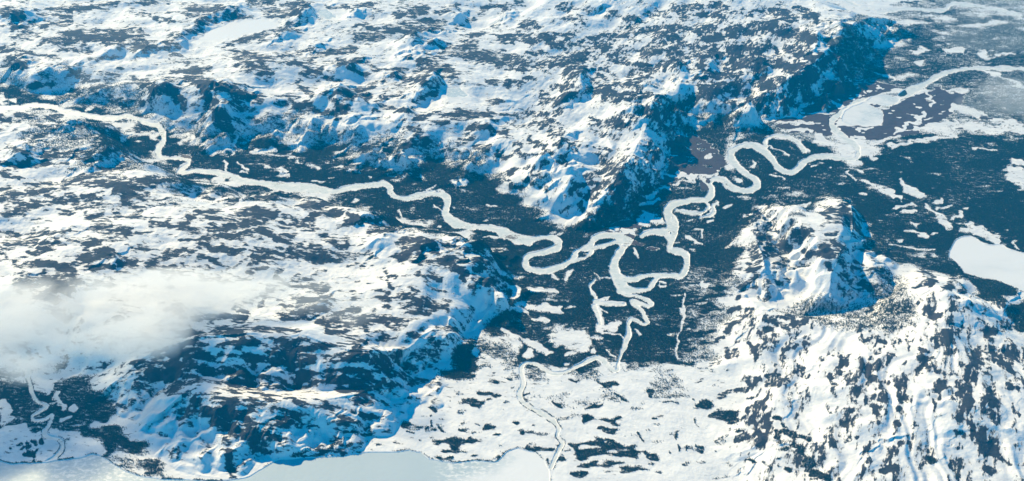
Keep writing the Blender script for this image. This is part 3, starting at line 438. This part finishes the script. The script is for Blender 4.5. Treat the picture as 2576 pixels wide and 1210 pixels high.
rock = np.maximum(paint({k: v for k, v in ROCK.items() if k != (3, 2)}, 1.0, 1.25), paint({(3, 2): ROCK[(3, 2)]}, 1.0, 1.12))
SOFT = ((0, 0), (1, 0), (1, 1))
clear = np.maximum(paint({k: v for k, v in CLEAR.items() if k not in SOFT}, 1.0, 1.1), paint({k: CLEAR[k] for k in SOFT}, .66, 1.15))
stand = paint(STAND, 1.0, 1.05)
Uc, Vc = U[np.ix_(ci, cj)].astype(float), V[np.ix_(ci, cj)].astype(float)
nf = fbm(X, Y, .5, 81, 3, 0, 1.6)
nfine = fbm(X, Y, .15, 85, 2, 5, 2.2)
D = np.zeros_like(X)
for dens, fe, P in WOODS:
    s = up(sdf(Uc, Vc, P)) + nf * fe * .55
    D = np.maximum(D, dens * smooth(-fe * .7, fe * .7, s))
patch = smooth(-2.6, -1.2, nf * .7 + nfine * .8 + .35)
D *= (.35 + .65 * patch) * (.80 + .20 * smooth(-1.0, .8, fbm(X, Y, .7, 87, 4, 0, 1.8)))
plain = smooth(.05, .0, M) * smooth(760, 900, V)
D = np.maximum(D, .55 * smooth(1.35, 2.1, nfine + .35 * nf) * plain * smooth(0, 1, 1 - clear))
D *= 1 - .42 * smooth(1690, 1740, U) * smooth(1900, 1860, U) * smooth(640, 720, V) * smooth(940, 900, V) * smooth(-1.2, .6, nf + nfine)
D *= 1 - smooth(.3, .9, clear + .16 * nfine + .10 * nf)
D = np.maximum(D, smooth(.5, 1.25, stand + .42 * nfine + .16 * nf) * .85 * (stand > .02))
bank = smooth(1.6, 2.4, RSall) * smooth(5.5, 3.2, RSall) * smooth(-1.2, .2, N(X, Y, .25, 111)) * smooth(880, 960, V) * (PX < 2000)
D = np.maximum(D, .95 * bank)
D = np.where(RSall < 1.8 + 1.2 * smooth(-.4, 1.0, N(X, Y, .6, 113)), 0, D)
D = np.where(V > 900, D * smooth(.08, .55, D + .16 * nfine + .06 * nf), D)
HE = np.zeros_like(X)
for P in HEATH:
    HE = np.maximum(HE, smooth(-3, 3, up(sdf(Uc, Vc, P)) + nfine * 2.5 + nf * 1.5))
HE = np.maximum(HE, .8 * smooth(.5, 1.3, nfine + .6 * nf) * smooth(2000, 2060, U) * smooth(200, 230, V) * smooth(350, 330, V) * (M < .02))
HE *= 1 - smooth(.3, .8, clear)
HE *= smooth(-2.0, -.9, nfine + .2)
HE = np.where(RSall < .6, 0, HE)
D *= 1 - HE
# how much bare rock there is: wind-scoured crests, broken cliffs, traced outcrops
gy_, gx_ = np.gradient(H)
gx_ = gx_ / np.gradient(X, axis=1); gy_ = gy_ / np.gradient(Y, axis=0)
slope = np.sqrt(gx_ ** 2 + gy_ ** 2)
rn = grain(.26, 91, 4, 2.3); rn2 = grain(.09, 97, 3, 2.2)
bias = np.zeros_like(X) - .56
def zone(x0, y0, x1, y1, f, v):
    global bias
    bias = bias + v * smooth(x0 - f, x0 + f, U) * smooth(x1 + f, x1 - f, U) * smooth(y0 - f, y0 + f, V) * smooth(y1 + f, y1 - f, V)
zone(1480, 60, 2150, 330, 60, .18); zone(1220, 250, 1600, 560, 40, -.14); zone(1900, 640, 2110, 760, 20, -.2)
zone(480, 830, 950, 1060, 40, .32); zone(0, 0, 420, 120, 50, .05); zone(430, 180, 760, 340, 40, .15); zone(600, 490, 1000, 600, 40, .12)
zone(2180, 0, 2576, 330, 50, -.3); zone(1800, 740, 2576, 1210, 30, .06); zone(1350, 930, 1800, 1210, 30, -.6); zone(950, 1000, 1350, 1210, 40, -.5)
zone(1700, 20, 2140, 200, 40, .12); zone(350, 960, 555, 1230, 25, -.6)
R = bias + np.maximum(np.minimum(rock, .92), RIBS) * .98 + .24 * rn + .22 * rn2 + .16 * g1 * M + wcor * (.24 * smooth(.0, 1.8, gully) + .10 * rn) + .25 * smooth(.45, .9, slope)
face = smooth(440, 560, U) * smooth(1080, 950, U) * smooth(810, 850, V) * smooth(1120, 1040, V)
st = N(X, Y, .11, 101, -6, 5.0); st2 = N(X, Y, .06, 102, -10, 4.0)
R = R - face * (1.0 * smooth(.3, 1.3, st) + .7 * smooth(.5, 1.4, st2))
R = np.where(M > .12, R, np.minimum(R, rock * .9 - .55 + .2 * rn2))
R = np.where(RSall < 1.0, -1.5, R)
R = np.where(D > .5, np.minimum(R, .0), R)

# ---------------------------------------------------------------- mesh helpers
def link(name, me):
    o = bpy.data.objects.new(name, me); bpy.context.collection.objects.link(o); return o
def grid_mesh(name, cellmask, Z, attrs, normals=None):
    """the grid cells in cellmask as one mesh, with float attributes per vertex"""
    I, J = np.nonzero(cellmask)
    a = I * NX + J
    quads = np.stack([a, a + 1, a + NX + 1, a + NX], 1)
    ids, inv = np.unique(quads, return_inverse=True)
    inv = inv.reshape(quads.shape).astype(np.int32)
    co = np.stack([X.ravel()[ids] * K, Y.ravel()[ids] * K, Z.ravel()[ids] * K], 1).astype(f32)
    me = bpy.data.meshes.new(name)
    me.vertices.add(len(ids)); me.vertices.foreach_set('co', co.ravel())
    me.loops.add(inv.size); me.loops.foreach_set('vertex_index', inv.ravel())
    me.polygons.add(len(inv)); me.polygons.foreach_set('loop_start', np.arange(0, inv.size, 4, dtype=np.int32))
    me.polygons.foreach_set('use_smooth', np.ones(len(inv), bool))
    for k, A in attrs.items():
        at = me.attributes.new(k, 'FLOAT', 'POINT'); at.data.foreach_set('value', A.ravel()[ids].astype(f32))
    me.update(calc_edges=True)
    if normals is not None:
        me.normals_split_custom_set_from_vertices(normals.reshape(-1, 3)[ids])
    return me

# ---------------------------------------------------------------- materials
def mat(name):
    m = bpy.data.materials.new(name); m.use_nodes = True; nt = m.node_tree; nt.nodes.clear()
    return m, nt, nt.nodes.new('ShaderNodeOutputMaterial')
class T:
    def __init__(s, nt): s.nt = nt
    def n(s, t, **k):
        x = s.nt.nodes.new(t)
        for a, b in k.items(): setattr(x, a, b)
        return x
    def l(s, a, b): s.nt.links.new(a, b)
    def val(s, sock, v):
        if hasattr(v, 'is_output'): s.l(v, sock)
        else: sock.default_value = v
    def math(s, op, a, b=0.0, clamp=False):
        x = s.n('ShaderNodeMath', operation=op, use_clamp=clamp); s.val(x.inputs[0], a); s.val(x.inputs[1], b); return x.outputs[0]
    def attr(s, name): return s.n('ShaderNodeAttribute', attribute_name=name).outputs['Fac']
    def noise(s, scale, detail=3, rough=.55, vec=None, stretch=None, rot=0):
        x = s.n('ShaderNodeTexNoise'); x.inputs['Scale'].default_value = scale; x.inputs['Detail'].default_value = detail; x.inputs['Roughness'].default_value = rough
        g = s.n('ShaderNodeNewGeometry'); mp = s.n('ShaderNodeMapping')
        m0 = s.n('ShaderNodeMapping'); m0.inputs['Rotation'].default_value = (0, 0, rot)
        s.l(g.outputs['Position'], m0.inputs['Vector']); s.l(m0.outputs[0], mp.inputs['Vector'])
        if stretch: mp.inputs['Scale'].default_value = stretch
        s.l(mp.outputs[0], x.inputs['Vector']); return x.outputs['Fac']
    def ramp(s, f, a, b):
        x = s.n('ShaderNodeMapRange', interpolation_type='SMOOTHSTEP'); s.val(x.inputs[0], f); x.inputs[1].default_value = a; x.inputs[2].default_value = b
        return x.outputs[0]
    def mix(s, f, a, b):
        x = s.n('ShaderNodeMix', data_type='RGBA'); s.val(x.inputs[0], f)
        for sock, v in ((x.inputs[6], a), (x.inputs[7], b)):
            if hasattr(v, 'is_output'): s.l(v, sock)
            else: sock.default_value = (*v, 1)
        return x.outputs[2]
def principled(t, out, col, rough, spec=.2, bump=None, dist=.1, strength=.5):
    p = t.n('ShaderNodeBsdfPrincipled')
    if hasattr(col, 'is_output'): t.l(col, p.inputs['Base Color'])
    else: p.inputs['Base Color'].default_value = (*col, 1)
    t.val(p.inputs['Roughness'], rough); p.inputs['Specular IOR Level'].default_value = spec
    if bump is not None:
        b = t.n('ShaderNodeBump'); b.inputs['Strength'].default_value = strength; b.inputs['Distance'].default_value = dist
        t.l(bump, b.inputs['Height']); t.l(b.outputs[0], p.inputs['Normal'])
    t.l(p.outputs[0], out.inputs['Surface']); return p

def terrain_material():
    m, nt, out = mat('snow_rock_and_heath'); t = T(nt)
    snow = t.mix(t.ramp(t.noise(.55, 5, .65, stretch=(.35, 1, 1), rot=.3), .35, .72), (.92, .91, .89), (.76, .77, .78))
    rocky = t.mix(t.noise(1.4, 4, .6), (.016, .020, .032), (.055, .060, .084))
    rocky = t.mix(t.ramp(t.noise(.12, 3), .55, .8), rocky, (.060, .055, .074))
    heath = t.mix(t.noise(.9, 4), (.055, .040, .052), (.11, .082, .090))
    floor = t.mix(t.noise(1.2, 3), (.016, .020, .024), (.05, .05, .06))
    na = t.noise(2.3, 6, .72, stretch=(.38, 1.0, 1), rot=.12)
    nb = t.noise(2.3, 6, .72, stretch=(.42, 1.0, 1), rot=-1.15)
    gm = t.attr('grain')
    nab = t.math('ADD', t.math('MULTIPLY', na, t.math('SUBTRACT', 1.0, gm)), t.math('MULTIPLY', nb, gm))
    n2 = t.noise(.8, 4, .65, stretch=(.5, 1.0, 1))
    nn = t.math('ADD', t.math('MULTIPLY', t.math('SUBTRACT', nab, .5), 3.6), t.math('MULTIPLY', t.math('SUBTRACT', n2, .5), 1.6))
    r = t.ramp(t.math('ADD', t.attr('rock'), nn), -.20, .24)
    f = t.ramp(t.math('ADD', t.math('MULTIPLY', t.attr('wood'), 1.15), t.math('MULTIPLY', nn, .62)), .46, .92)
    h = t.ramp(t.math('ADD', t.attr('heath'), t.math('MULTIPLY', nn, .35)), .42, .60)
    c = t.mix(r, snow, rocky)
    c = t.mix(f, c, floor)
    c = t.mix(h, c, heath)
    dark = t.math('MAXIMUM', r, f)
    rough = t.math('ADD', t.math('MULTIPLY', dark, .25), .6)
    bump = t.math('ADD', t.noise(1.1, 5, .6), t.math('MULTIPLY', t.noise(4.0, 4, .6), t.math('MULTIPLY', dark, .8)))
    principled(t, out, c, rough, .15, bump, .22, .6)
    return m

def ice_material(kind):
    m, nt, out = mat(kind + '_ice'); t = T(nt)
    if kind == 'river':
        e = t.attr('edge')                                  # -1 mid stream .. 0 at the bank
        grey = t.mix(t.noise(.5, 4), (.62, .67, .66), (.76, .79, .77))
        streak = t.ramp(t.math('ADD', t.noise(.8, 4, .6), t.math('MULTIPLY', e, .10)), .36, .56)
        c = t.mix(streak, grey, (.86, .85, .81))
        c = t.mix(t.ramp(t.noise(2.6, 5, .7, stretch=(.3, 1.2, 1)), .57, .68), c, (.40, .48, .48))
        c = t.mix(t.ramp(t.math('ADD', t.noise(2.2, 4, .6), t.attr('grit')), .66, .82), c, (.20, .165, .14))
        c = t.mix(t.ramp(t.attr('open'), .3, .7), c, (.012, .030, .034))
    elif kind == 'bare':
        big = t.ramp(t.math('ADD', t.noise(.05, 4, .6), t.attr('snowy')), .42, .62)
        fine = t.ramp(t.noise(1.6, 4, .7, stretch=(.7, 1.2, 1)), .46, .62)
        g = t.mix(t.noise(.10, 4), (.42, .53, .58), (.54, .62, .66))
        c = t.mix(t.math('MULTIPLY', fine, t.ramp(t.attr('speckle'), .0, 1.0)), g, (.84, .85, .84))
        c = t.mix(big, c, t.mix(t.noise(.4, 4), (.84, .84, .84), (.90, .90, .89)))
    else:
        c = t.mix(t.ramp(t.noise(.07, 4, .6, stretch=(.6, 1.3, 1)), .5, .8), (.87, .87, .86), (.72, .75, .76))
        c = t.mix(t.ramp(t.attr('edge'), -14, -2), t.mix(.35, c, (.80, .82, .83)), c) if False else c
    principled(t, out, c, .5, .25, t.noise(1.5, 4), .06, .4)
    return m

# ---------------------------------------------------------------- ground, in its natural regions
Zt = H.astype(f32)
dxu = np.stack([np.gradient(X, axis=1), np.gradient(Y, axis=1), np.gradient(Zt, axis=1)], -1)
dyu = np.stack([np.gradient(X, axis=0), np.gradient(Y, axis=0), np.gradient(Zt, axis=0)], -1)
nrm = np.cross(dxu, dyu); nrm /= np.linalg.norm(nrm, axis=-1, keepdims=True)
nrm *= np.sign(nrm[..., 2:3]) + (nrm[..., 2:3] == 0)
nrm = nrm.astype(f32)
del dxu, dyu
reg = np.zeros((NY - 1, NX - 1), np.int8)
for k, (name, P, hh, w) in enumerate(REG):
    s = up(sdr[name])[:-1, :-1]
    reg[s > 0] = k + 1
uu = U[:-1, :-1]; vv = V[:-1, :-1]
# the north upland falls into a western and an eastern mass along the pass above the centre
cut = 1450 + .35 * (vv - 300) + 30 * N(X, Y, 2.0, 55)[:-1, :-1]
reg[(reg == 1) & (uu > cut)] = 5
tm = terrain_material()
NAMES = {0: ('valley_floor', 'dark forested valley floor and open snow plain that the frozen river winds through'),
         1: ('mountains', 'snowy rock streaked uplands filling the upper left of the view'),
         5: ('mountains', 'snowy massif above the river bend with a long blue shadowed scarp on its right side'),
         2: ('hills', 'broad snowy hills left of and below the river, ending in a dark shaded face above the lake'),
         3: ('hill', 'isolated snowy double ridge standing in the forest right of the river loops'),
         4: ('mountain_slopes', 'white mountain slopes with dark rock ribs at the lower right')}
for k, (nm, lab) in NAMES.items():
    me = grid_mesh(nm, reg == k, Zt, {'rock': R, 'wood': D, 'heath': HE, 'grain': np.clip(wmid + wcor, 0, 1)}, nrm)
    me.materials.append(tm)
    o = link(nm, me); o['label'] = lab; o['kind'] = 'structure'; o['category'] = nm.replace('_', ' ')

# ---------------------------------------------------------------- river and lakes
def cells(mask):
    return mask[:-1, :-1] | mask[1:, :-1] | mask[:-1, 1:] | mask[1:, 1:]
RS0 = np.full(X.shape, 60.0, f32)
lake_any = np.zeros(X.shape, bool)
for name, label, z, d in LK: lake_any |= d < 2.5
wat = np.zeros_like(X)
for (cr, P) in (WATER, WATER2):
    wat = np.maximum(wat, smooth(-2, 2, up(sdf(PX[np.ix_(ci, cj)].astype(float), PY[np.ix_(ci, cj)].astype(float), [sheet(cr, a, b) for a, b in P]))))
grit = .07 * N(X, Y, .5, 66)
for cr, a, b, rx, ry in ISL + [((2, 1), 1060, 480, 10, 10), ((2, 1), 900, 610, 40, 16), ((2, 1), 1060, 572, 50, 12), ((2, 1), 380, 650, 30, 14)]:
    a, b = sheet(cr, a, b)
    grit += .16 * np.exp(-(((PX - a) / (rx * .6)) ** 2 + ((PY - b) / (ry * .6)) ** 2))
mask = cells((RS_R < 3.0) & ~lake_any) if 'RS_R' in globals() else cells((RSall < 3.0) & ~lake_any)
me = grid_mesh('river', mask, np.zeros_like(Zt), {'edge': np.clip(RSall / 6, -1.5, 1), 'grit': grit, 'open': wat})
me.materials.append(ice_material('river'))
o = link('river', me); o['label'] = 'frozen meandering river with pale ice and braided loops winding through the dark valley'; o['kind'] = 'structure'; o['category'] = 'river'
ic = {'bare': ice_material('bare'), 'snow': ice_material('snow')}
for q, (name, label, z, d) in enumerate(LK):
    at = {'edge': d}
    if q == 1:
        at['snowy'] = (smooth(1050, 1250, PX) * 0 + .42 * smooth(950, 1450, PX) + .03 * N(X, Y, .5, 67)).astype(f32) - .24
        at['speckle'] = (smooth(1060, 1160, PX) + smooth(420, 330, PX) * smooth(60, 200, PX) * .9 + smooth(400, 300, PX) * .35).astype(f32)
    elif q in (3, 4, 5, 6):
        at['snowy'] = np.zeros_like(X) + (.03 if q < 5 else -.2); at['speckle'] = np.zeros_like(X) + .8
    me = grid_mesh(name, cells(d < 2.2), np.full_like(Zt, z + (.0006 if z == 0 else 0)), at)
    me.materials.append(ic['snow'] if q in (0, 2) else ic['bare'])
    o = link(name, me); o['label'] = label; o['kind'] = 'structure'; o['category'] = 'frozen lake' if name == 'frozen_lake' else 'frozen pond'

# ---------------------------------------------------------------- forest: small spruces, far past counting
def forest():
    area = np.abs(np.gradient(X, axis=1) * np.gradient(Y, axis=0))
    inside = (U > -60) & (U < 2640) & (V > -40) & (V < 1270)
    w = np.where(inside & (D > .06), D ** 1.25 * area, 0).ravel()
    w[~np.isfinite(w)] = 0
    tot = w.sum(); n = int(min(TREES, tot / (.0128 ** 2)))
    print('trees', n, 'forest km2', tot)
    cum = np.cumsum(w) / tot
    idx = np.searchsorted(cum, rng.random(n)); idx = np.minimum(idx, len(w) - 1)
    I, J = idx // NX, idx % NX
    I1 = np.minimum(I + 1, NY - 1); J1 = np.minimum(J + 1, NX - 1)
    a, b = rng.random(n), rng.random(n)
    def bil(A): return (A[I, J] * (1 - b) + A[I, J1] * b) * (1 - a) + (A[I1, J] * (1 - b) + A[I1, J1] * b) * a
    x, y, z = bil(X), bil(Y), bil(Zt)
    s = rng.uniform(.75, 1.3, n) * (.75 + .25 * bil(D))
    hgt = .0185 * s; r = .0070 * s
    ang = rng.uniform(0, 2 * math.pi, n)
    co = np.zeros((n, 4, 3), f32)
    for k in range(3):
        q = ang + k * 2 * math.pi / 3
        co[:, k, 0] = (x + r * np.cos(q)) * K; co[:, k, 1] = (y + r * np.sin(q)) * K; co[:, k, 2] = (z - .001) * K
    co[:, 3, 0] = x * K; co[:, 3, 1] = y * K; co[:, 3, 2] = (z + hgt) * K
    base = (np.arange(n, dtype=np.int32) * 4)[:, None]
    tri = (base[:, :, None] + np.array([[0, 1, 3], [1, 2, 3], [2, 0, 3]], np.int32)[None]).reshape(-1)
    me = bpy.data.meshes.new('forest')
    me.vertices.add(n * 4); me.vertices.foreach_set('co', co.ravel())
    me.loops.add(tri.size); me.loops.foreach_set('vertex_index', tri)
    me.polygons.add(n * 3); me.polygons.foreach_set('loop_start', np.arange(0, tri.size, 3, dtype=np.int32))
    me.update(calc_edges=True)
    m, nt, out = mat('spruce_green'); t = T(nt)
    c = t.mix(t.noise(.06, 4, .6), (.004, .016, .026), (.030, .060, .072))
    principled(t, out, c, .8, .1)
    me.materials.append(m)
    o = link('forest', me); o['kind'] = 'stuff'; o['category'] = 'forest'
    o['label'] = 'dark conifer forest covering the valley floor and thinning out up the slopes'
forest()

# ---------------------------------------------------------------- clouds
def blob(name, label, pts, dens, seed, thick, thr, group=None):
    """a low cloud: lumpy closed hull, filled with uneven vapour. pts = (sheet x, y, radius km)"""
    z0 = .78 if thick > .5 else 1.0
    G_ = [(*ground(a, b, z0), r) for a, b, r in pts]
    cx = sum(g[0] for g in G_) / len(G_); cy = sum(g[1] for g in G_) / len(G_)
    me = bpy.data.meshes.new(name); bm = bmesh.new()
    x0 = min(g[0] - g[2] for g in G_); x1 = max(g[0] + g[2] for g in G_)
    y0 = min(g[1] - g[2] for g in G_); y1 = max(g[1] + g[2] for g in G_)
    nx, ny = 44, 30
    xs = np.linspace(x0, x1, nx); ys = np.linspace(y0, y1, ny); XX, YY = np.meshgrid(xs, ys)
    f = np.zeros_like(XX)
    for gx, gy, r in G_: f = np.maximum(f, 1 - ((XX - gx) ** 2 + (YY - gy) ** 2) / r ** 2)
    th = np.sqrt(np.clip(f, 0, 1)) * thick
    top, bot = {}, {}
    for i in range(ny):
        for j in range(nx):
            if f[i, j] > 0:
                hh = th[i, j] * (1 + .15 * math.sin(i * 1.3 + seed) * math.cos(j * 1.1)) + .02
                top[i, j] = bm.verts.new(((xs[j]) * K, ys[i] * K, (z0 + hh * .6) * K))
                bot[i, j] = bm.verts.new(((xs[j]) * K, ys[i] * K, (z0 - hh * .4) * K))
    edges = {}
    for i in range(ny - 1):
        for j in range(nx - 1):
            q = [(i, j), (i, j + 1), (i + 1, j + 1), (i + 1, j)]
            if all(c in top for c in q):
                bm.faces.new([top[c] for c in q]); bm.faces.new([bot[c] for c in reversed(q)])
                for a, b in zip(q, q[1:] + q[:1]):
                    if (b, a) in edges: del edges[(b, a)]
                    else: edges[(a, b)] = 1
    for a, b in edges: bm.faces.new([top[b], top[a], bot[a], bot[b]])
    loose = [v for v in bm.verts if not v.link_faces]
    bmesh.ops.delete(bm, geom=loose, context='VERTS')
    bmesh.ops.recalc_face_normals(bm, faces=bm.faces)
    bm.to_mesh(me); bm.free()
    m, nt, out = mat(name + '_vapour'); t = T(nt)
    g = t.n('ShaderNodeNewGeometry')
    sep = t.n('ShaderNodeSeparateXYZ'); t.l(g.outputs['Position'], sep.inputs[0])
    # thinning towards the rim of the cloud
    fall = None
    for gx, gy, r in G_:
        dx = t.math('SUBTRACT', sep.outputs[0], gx * K); dy = t.math('SUBTRACT', sep.outputs[1], gy * K)
        d = t.math('SQRT', t.math('ADD', t.math('MULTIPLY', dx, dx), t.math('MULTIPLY', dy, dy)))
        v = t.math('SUBTRACT', 1.0, t.math('DIVIDE', d, r * K), True)
        fall = v if fall is None else t.math('MAXIMUM', fall, v)
    dz = t.math('DIVIDE', t.math('ABSOLUTE', t.math('SUBTRACT', sep.outputs[2], (z0 + .1 * thick) * K)), thick * .6 * K)
    fall = t.math('MULTIPLY', t.math('MULTIPLY', fall, 2.2, True), t.math('SUBTRACT', 1.0, dz, True))
    nz = t.noise(.085 + .02 * (seed % 3), 7, .62, stretch=(.65, 1.3, 1.3), rot=-.35)
    body = t.math('MULTIPLY', t.ramp(t.math('ADD', nz, t.math('MULTIPLY', fall, .20)), thr + .07, thr + .26), dens)
    body = t.math('MULTIPLY', body, t.math('MULTIPLY', fall, 2.5, True))
    v = t.n('ShaderNodeVolumePrincipled'); v.inputs['Color'].default_value = (.985, .985, .985, 1)
    v.inputs['Anisotropy'].default_value = .2
    t.l(body, v.inputs['Density']); t.l(v.outputs[0], out.inputs['Volume'])
    m.cycles.volume_step_rate = 1.0
    me.materials.append(m)
    o = link(name, me); o['label'] = label; o['category'] = 'cloud'
    if group: o['group'] = group
    return o
blob('cloud', 'large soft white cloud bank drifting over the hills at the left edge',
     [(-80, 820, 1.5), (60, 810, 1.3), (180, 800, 1.25), (300, 790, 1.15), (400, 765, .95), (360, 835, .9), (500, 750, .7), (600, 740, .65), (100, 870, .9), (680, 720, .45)], CLOUD, 1, .55, .40)
blob('cloud', 'thin grey wisp of cloud over the hills right of the large cloud bank', [(600, 725, .6), (700, 728, .7), (790, 745, .7), (870, 765, .6), (900, 795, .4)], CLOUD * .35, 2, .3, .46)
blob('cloud', 'pale round cloud over the plain just above the river at the right edge', [(2545, 80, 1.7), (2480, 110, 1.1), (2600, 50, 1.5)], CLOUD * .08, 3, .45, .44)
blob('cloud', 'small white cloud at the right edge just below the river arc', [(2570, 245, 1.1), (2540, 232, .7)], CLOUD * .25, 4, .4, .40)
blob('cloud', 'faint row of cloud puffs over dark forest below the river arc', [(2460, 270, .55), (2500, 278, .5), (2520, 285, .35)], CLOUD * .2, 5, .25, .42)
blob('cloud', 'faint veil of cloud over the hills at the upper left', [(330, 165, 1.6), (420, 160, 1.3), (260, 170, 1.0)], CLOUD * .06, 6, .35, .42)

# ---------------------------------------------------------------- air
def haze():
    bm = bmesh.new(); bmesh.ops.create_cube(bm, size=1)
    me = bpy.data.meshes.new('haze')
    xm = float(X.max() - X.min()) + 4; y0, y1 = -2.0, float(Y.max()) + 3
    for v in bm.verts:
        v.co.x *= xm * K; v.co.y = ((y0 + y1) / 2 + v.co.y * (y1 - y0)) * K; v.co.z = (-.02 + (v.co.z + .5) * (CAMH + .4)) * K
    bm.to_mesh(me); bm.free()
    m, nt, out = mat('air'); t = T(nt)
    v = t.n('ShaderNodeVolumePrincipled'); v.inputs['Color'].default_value = (*HAZE_COL, 1)
    v.inputs['Absorption Color'].default_value = (0, 0, 0, 1)
    v.inputs['Density'].default_value = HAZE; v.inputs['Anisotropy'].default_value = 0.0
    t.l(v.outputs[0], out.inputs['Volume']); me.materials.append(m)
    o = link('haze', me); o['kind'] = 'stuff'; o['category'] = 'haze'; o['label'] = 'blue tinted air between the aircraft and the ground'
    o.display_type = 'WIRE'
haze()

# ---------------------------------------------------------------- light
sc = bpy.context.scene
w = bpy.data.worlds.new('World'); sc.world = w; w.use_nodes = True; nt = w.node_tree; nt.nodes.clear()
sky = nt.nodes.new('ShaderNodeTexSky'); sky.sky_type = 'NISHITA'; sky.sun_disc = False
sky.sun_elevation = SUN_EL; sky.sun_rotation = math.atan2(SUN_XY[0], SUN_XY[1]); sky.altitude = 3000
sky.ozone_density = 3.0; sky.dust_density = .2
bg = nt.nodes.new('ShaderNodeBackground'); bg.inputs['Strength'].default_value = SKY
wo = nt.nodes.new('ShaderNodeOutputWorld')
mx = nt.nodes.new('ShaderNodeMix'); mx.data_type = 'RGBA'; mx.blend_type = 'MULTIPLY'; mx.inputs[0].default_value = 1
mx.inputs[7].default_value = (*SKY_TINT, 1)
nt.links.new(sky.outputs[0], mx.inputs[6]); nt.links.new(mx.outputs[2], bg.inputs[0]); nt.links.new(bg.outputs[0], wo.inputs[0])
L = bpy.data.lights.new('sun', 'SUN'); L.energy = SUN; L.angle = math.radians(.5); L.color = SUN_COL
lo = bpy.data.objects.new('sun', L); bpy.context.collection.objects.link(lo)
from mathutils import Vector
dv = Vector((SUN_XY[0] * math.cos(SUN_EL), SUN_XY[1] * math.cos(SUN_EL), math.sin(SUN_EL)))
lo.rotation_euler = dv.to_track_quat('Z', 'Y').to_euler(); lo.location = (0, 0, 95)

cam = bpy.data.cameras.new('camera'); co = bpy.data.objects.new('camera', cam); bpy.context.collection.objects.link(co)
co.location = (0, 0, CAMH * K); co.rotation_euler = (math.radians(90) - PITCH, 0, 0)
cam.sensor_fit = 'HORIZONTAL'; cam.angle = HFOV; cam.clip_start = 1; cam.clip_end = 6000
sc.camera = co
sc.view_settings.view_transform = 'Standard'; sc.view_settings.look = 'None'; sc.view_settings.gamma = 1
sc.view_settings.exposure = EXPOSURE
sc.cycles.volume_bounces = 6; sc.cycles.max_bounces = 8
sc.cycles.volume_step_rate = 1.0; sc.cycles.volume_max_steps = 256
sc.cycles.use_denoising = True
print('done in', time.time() - T0)
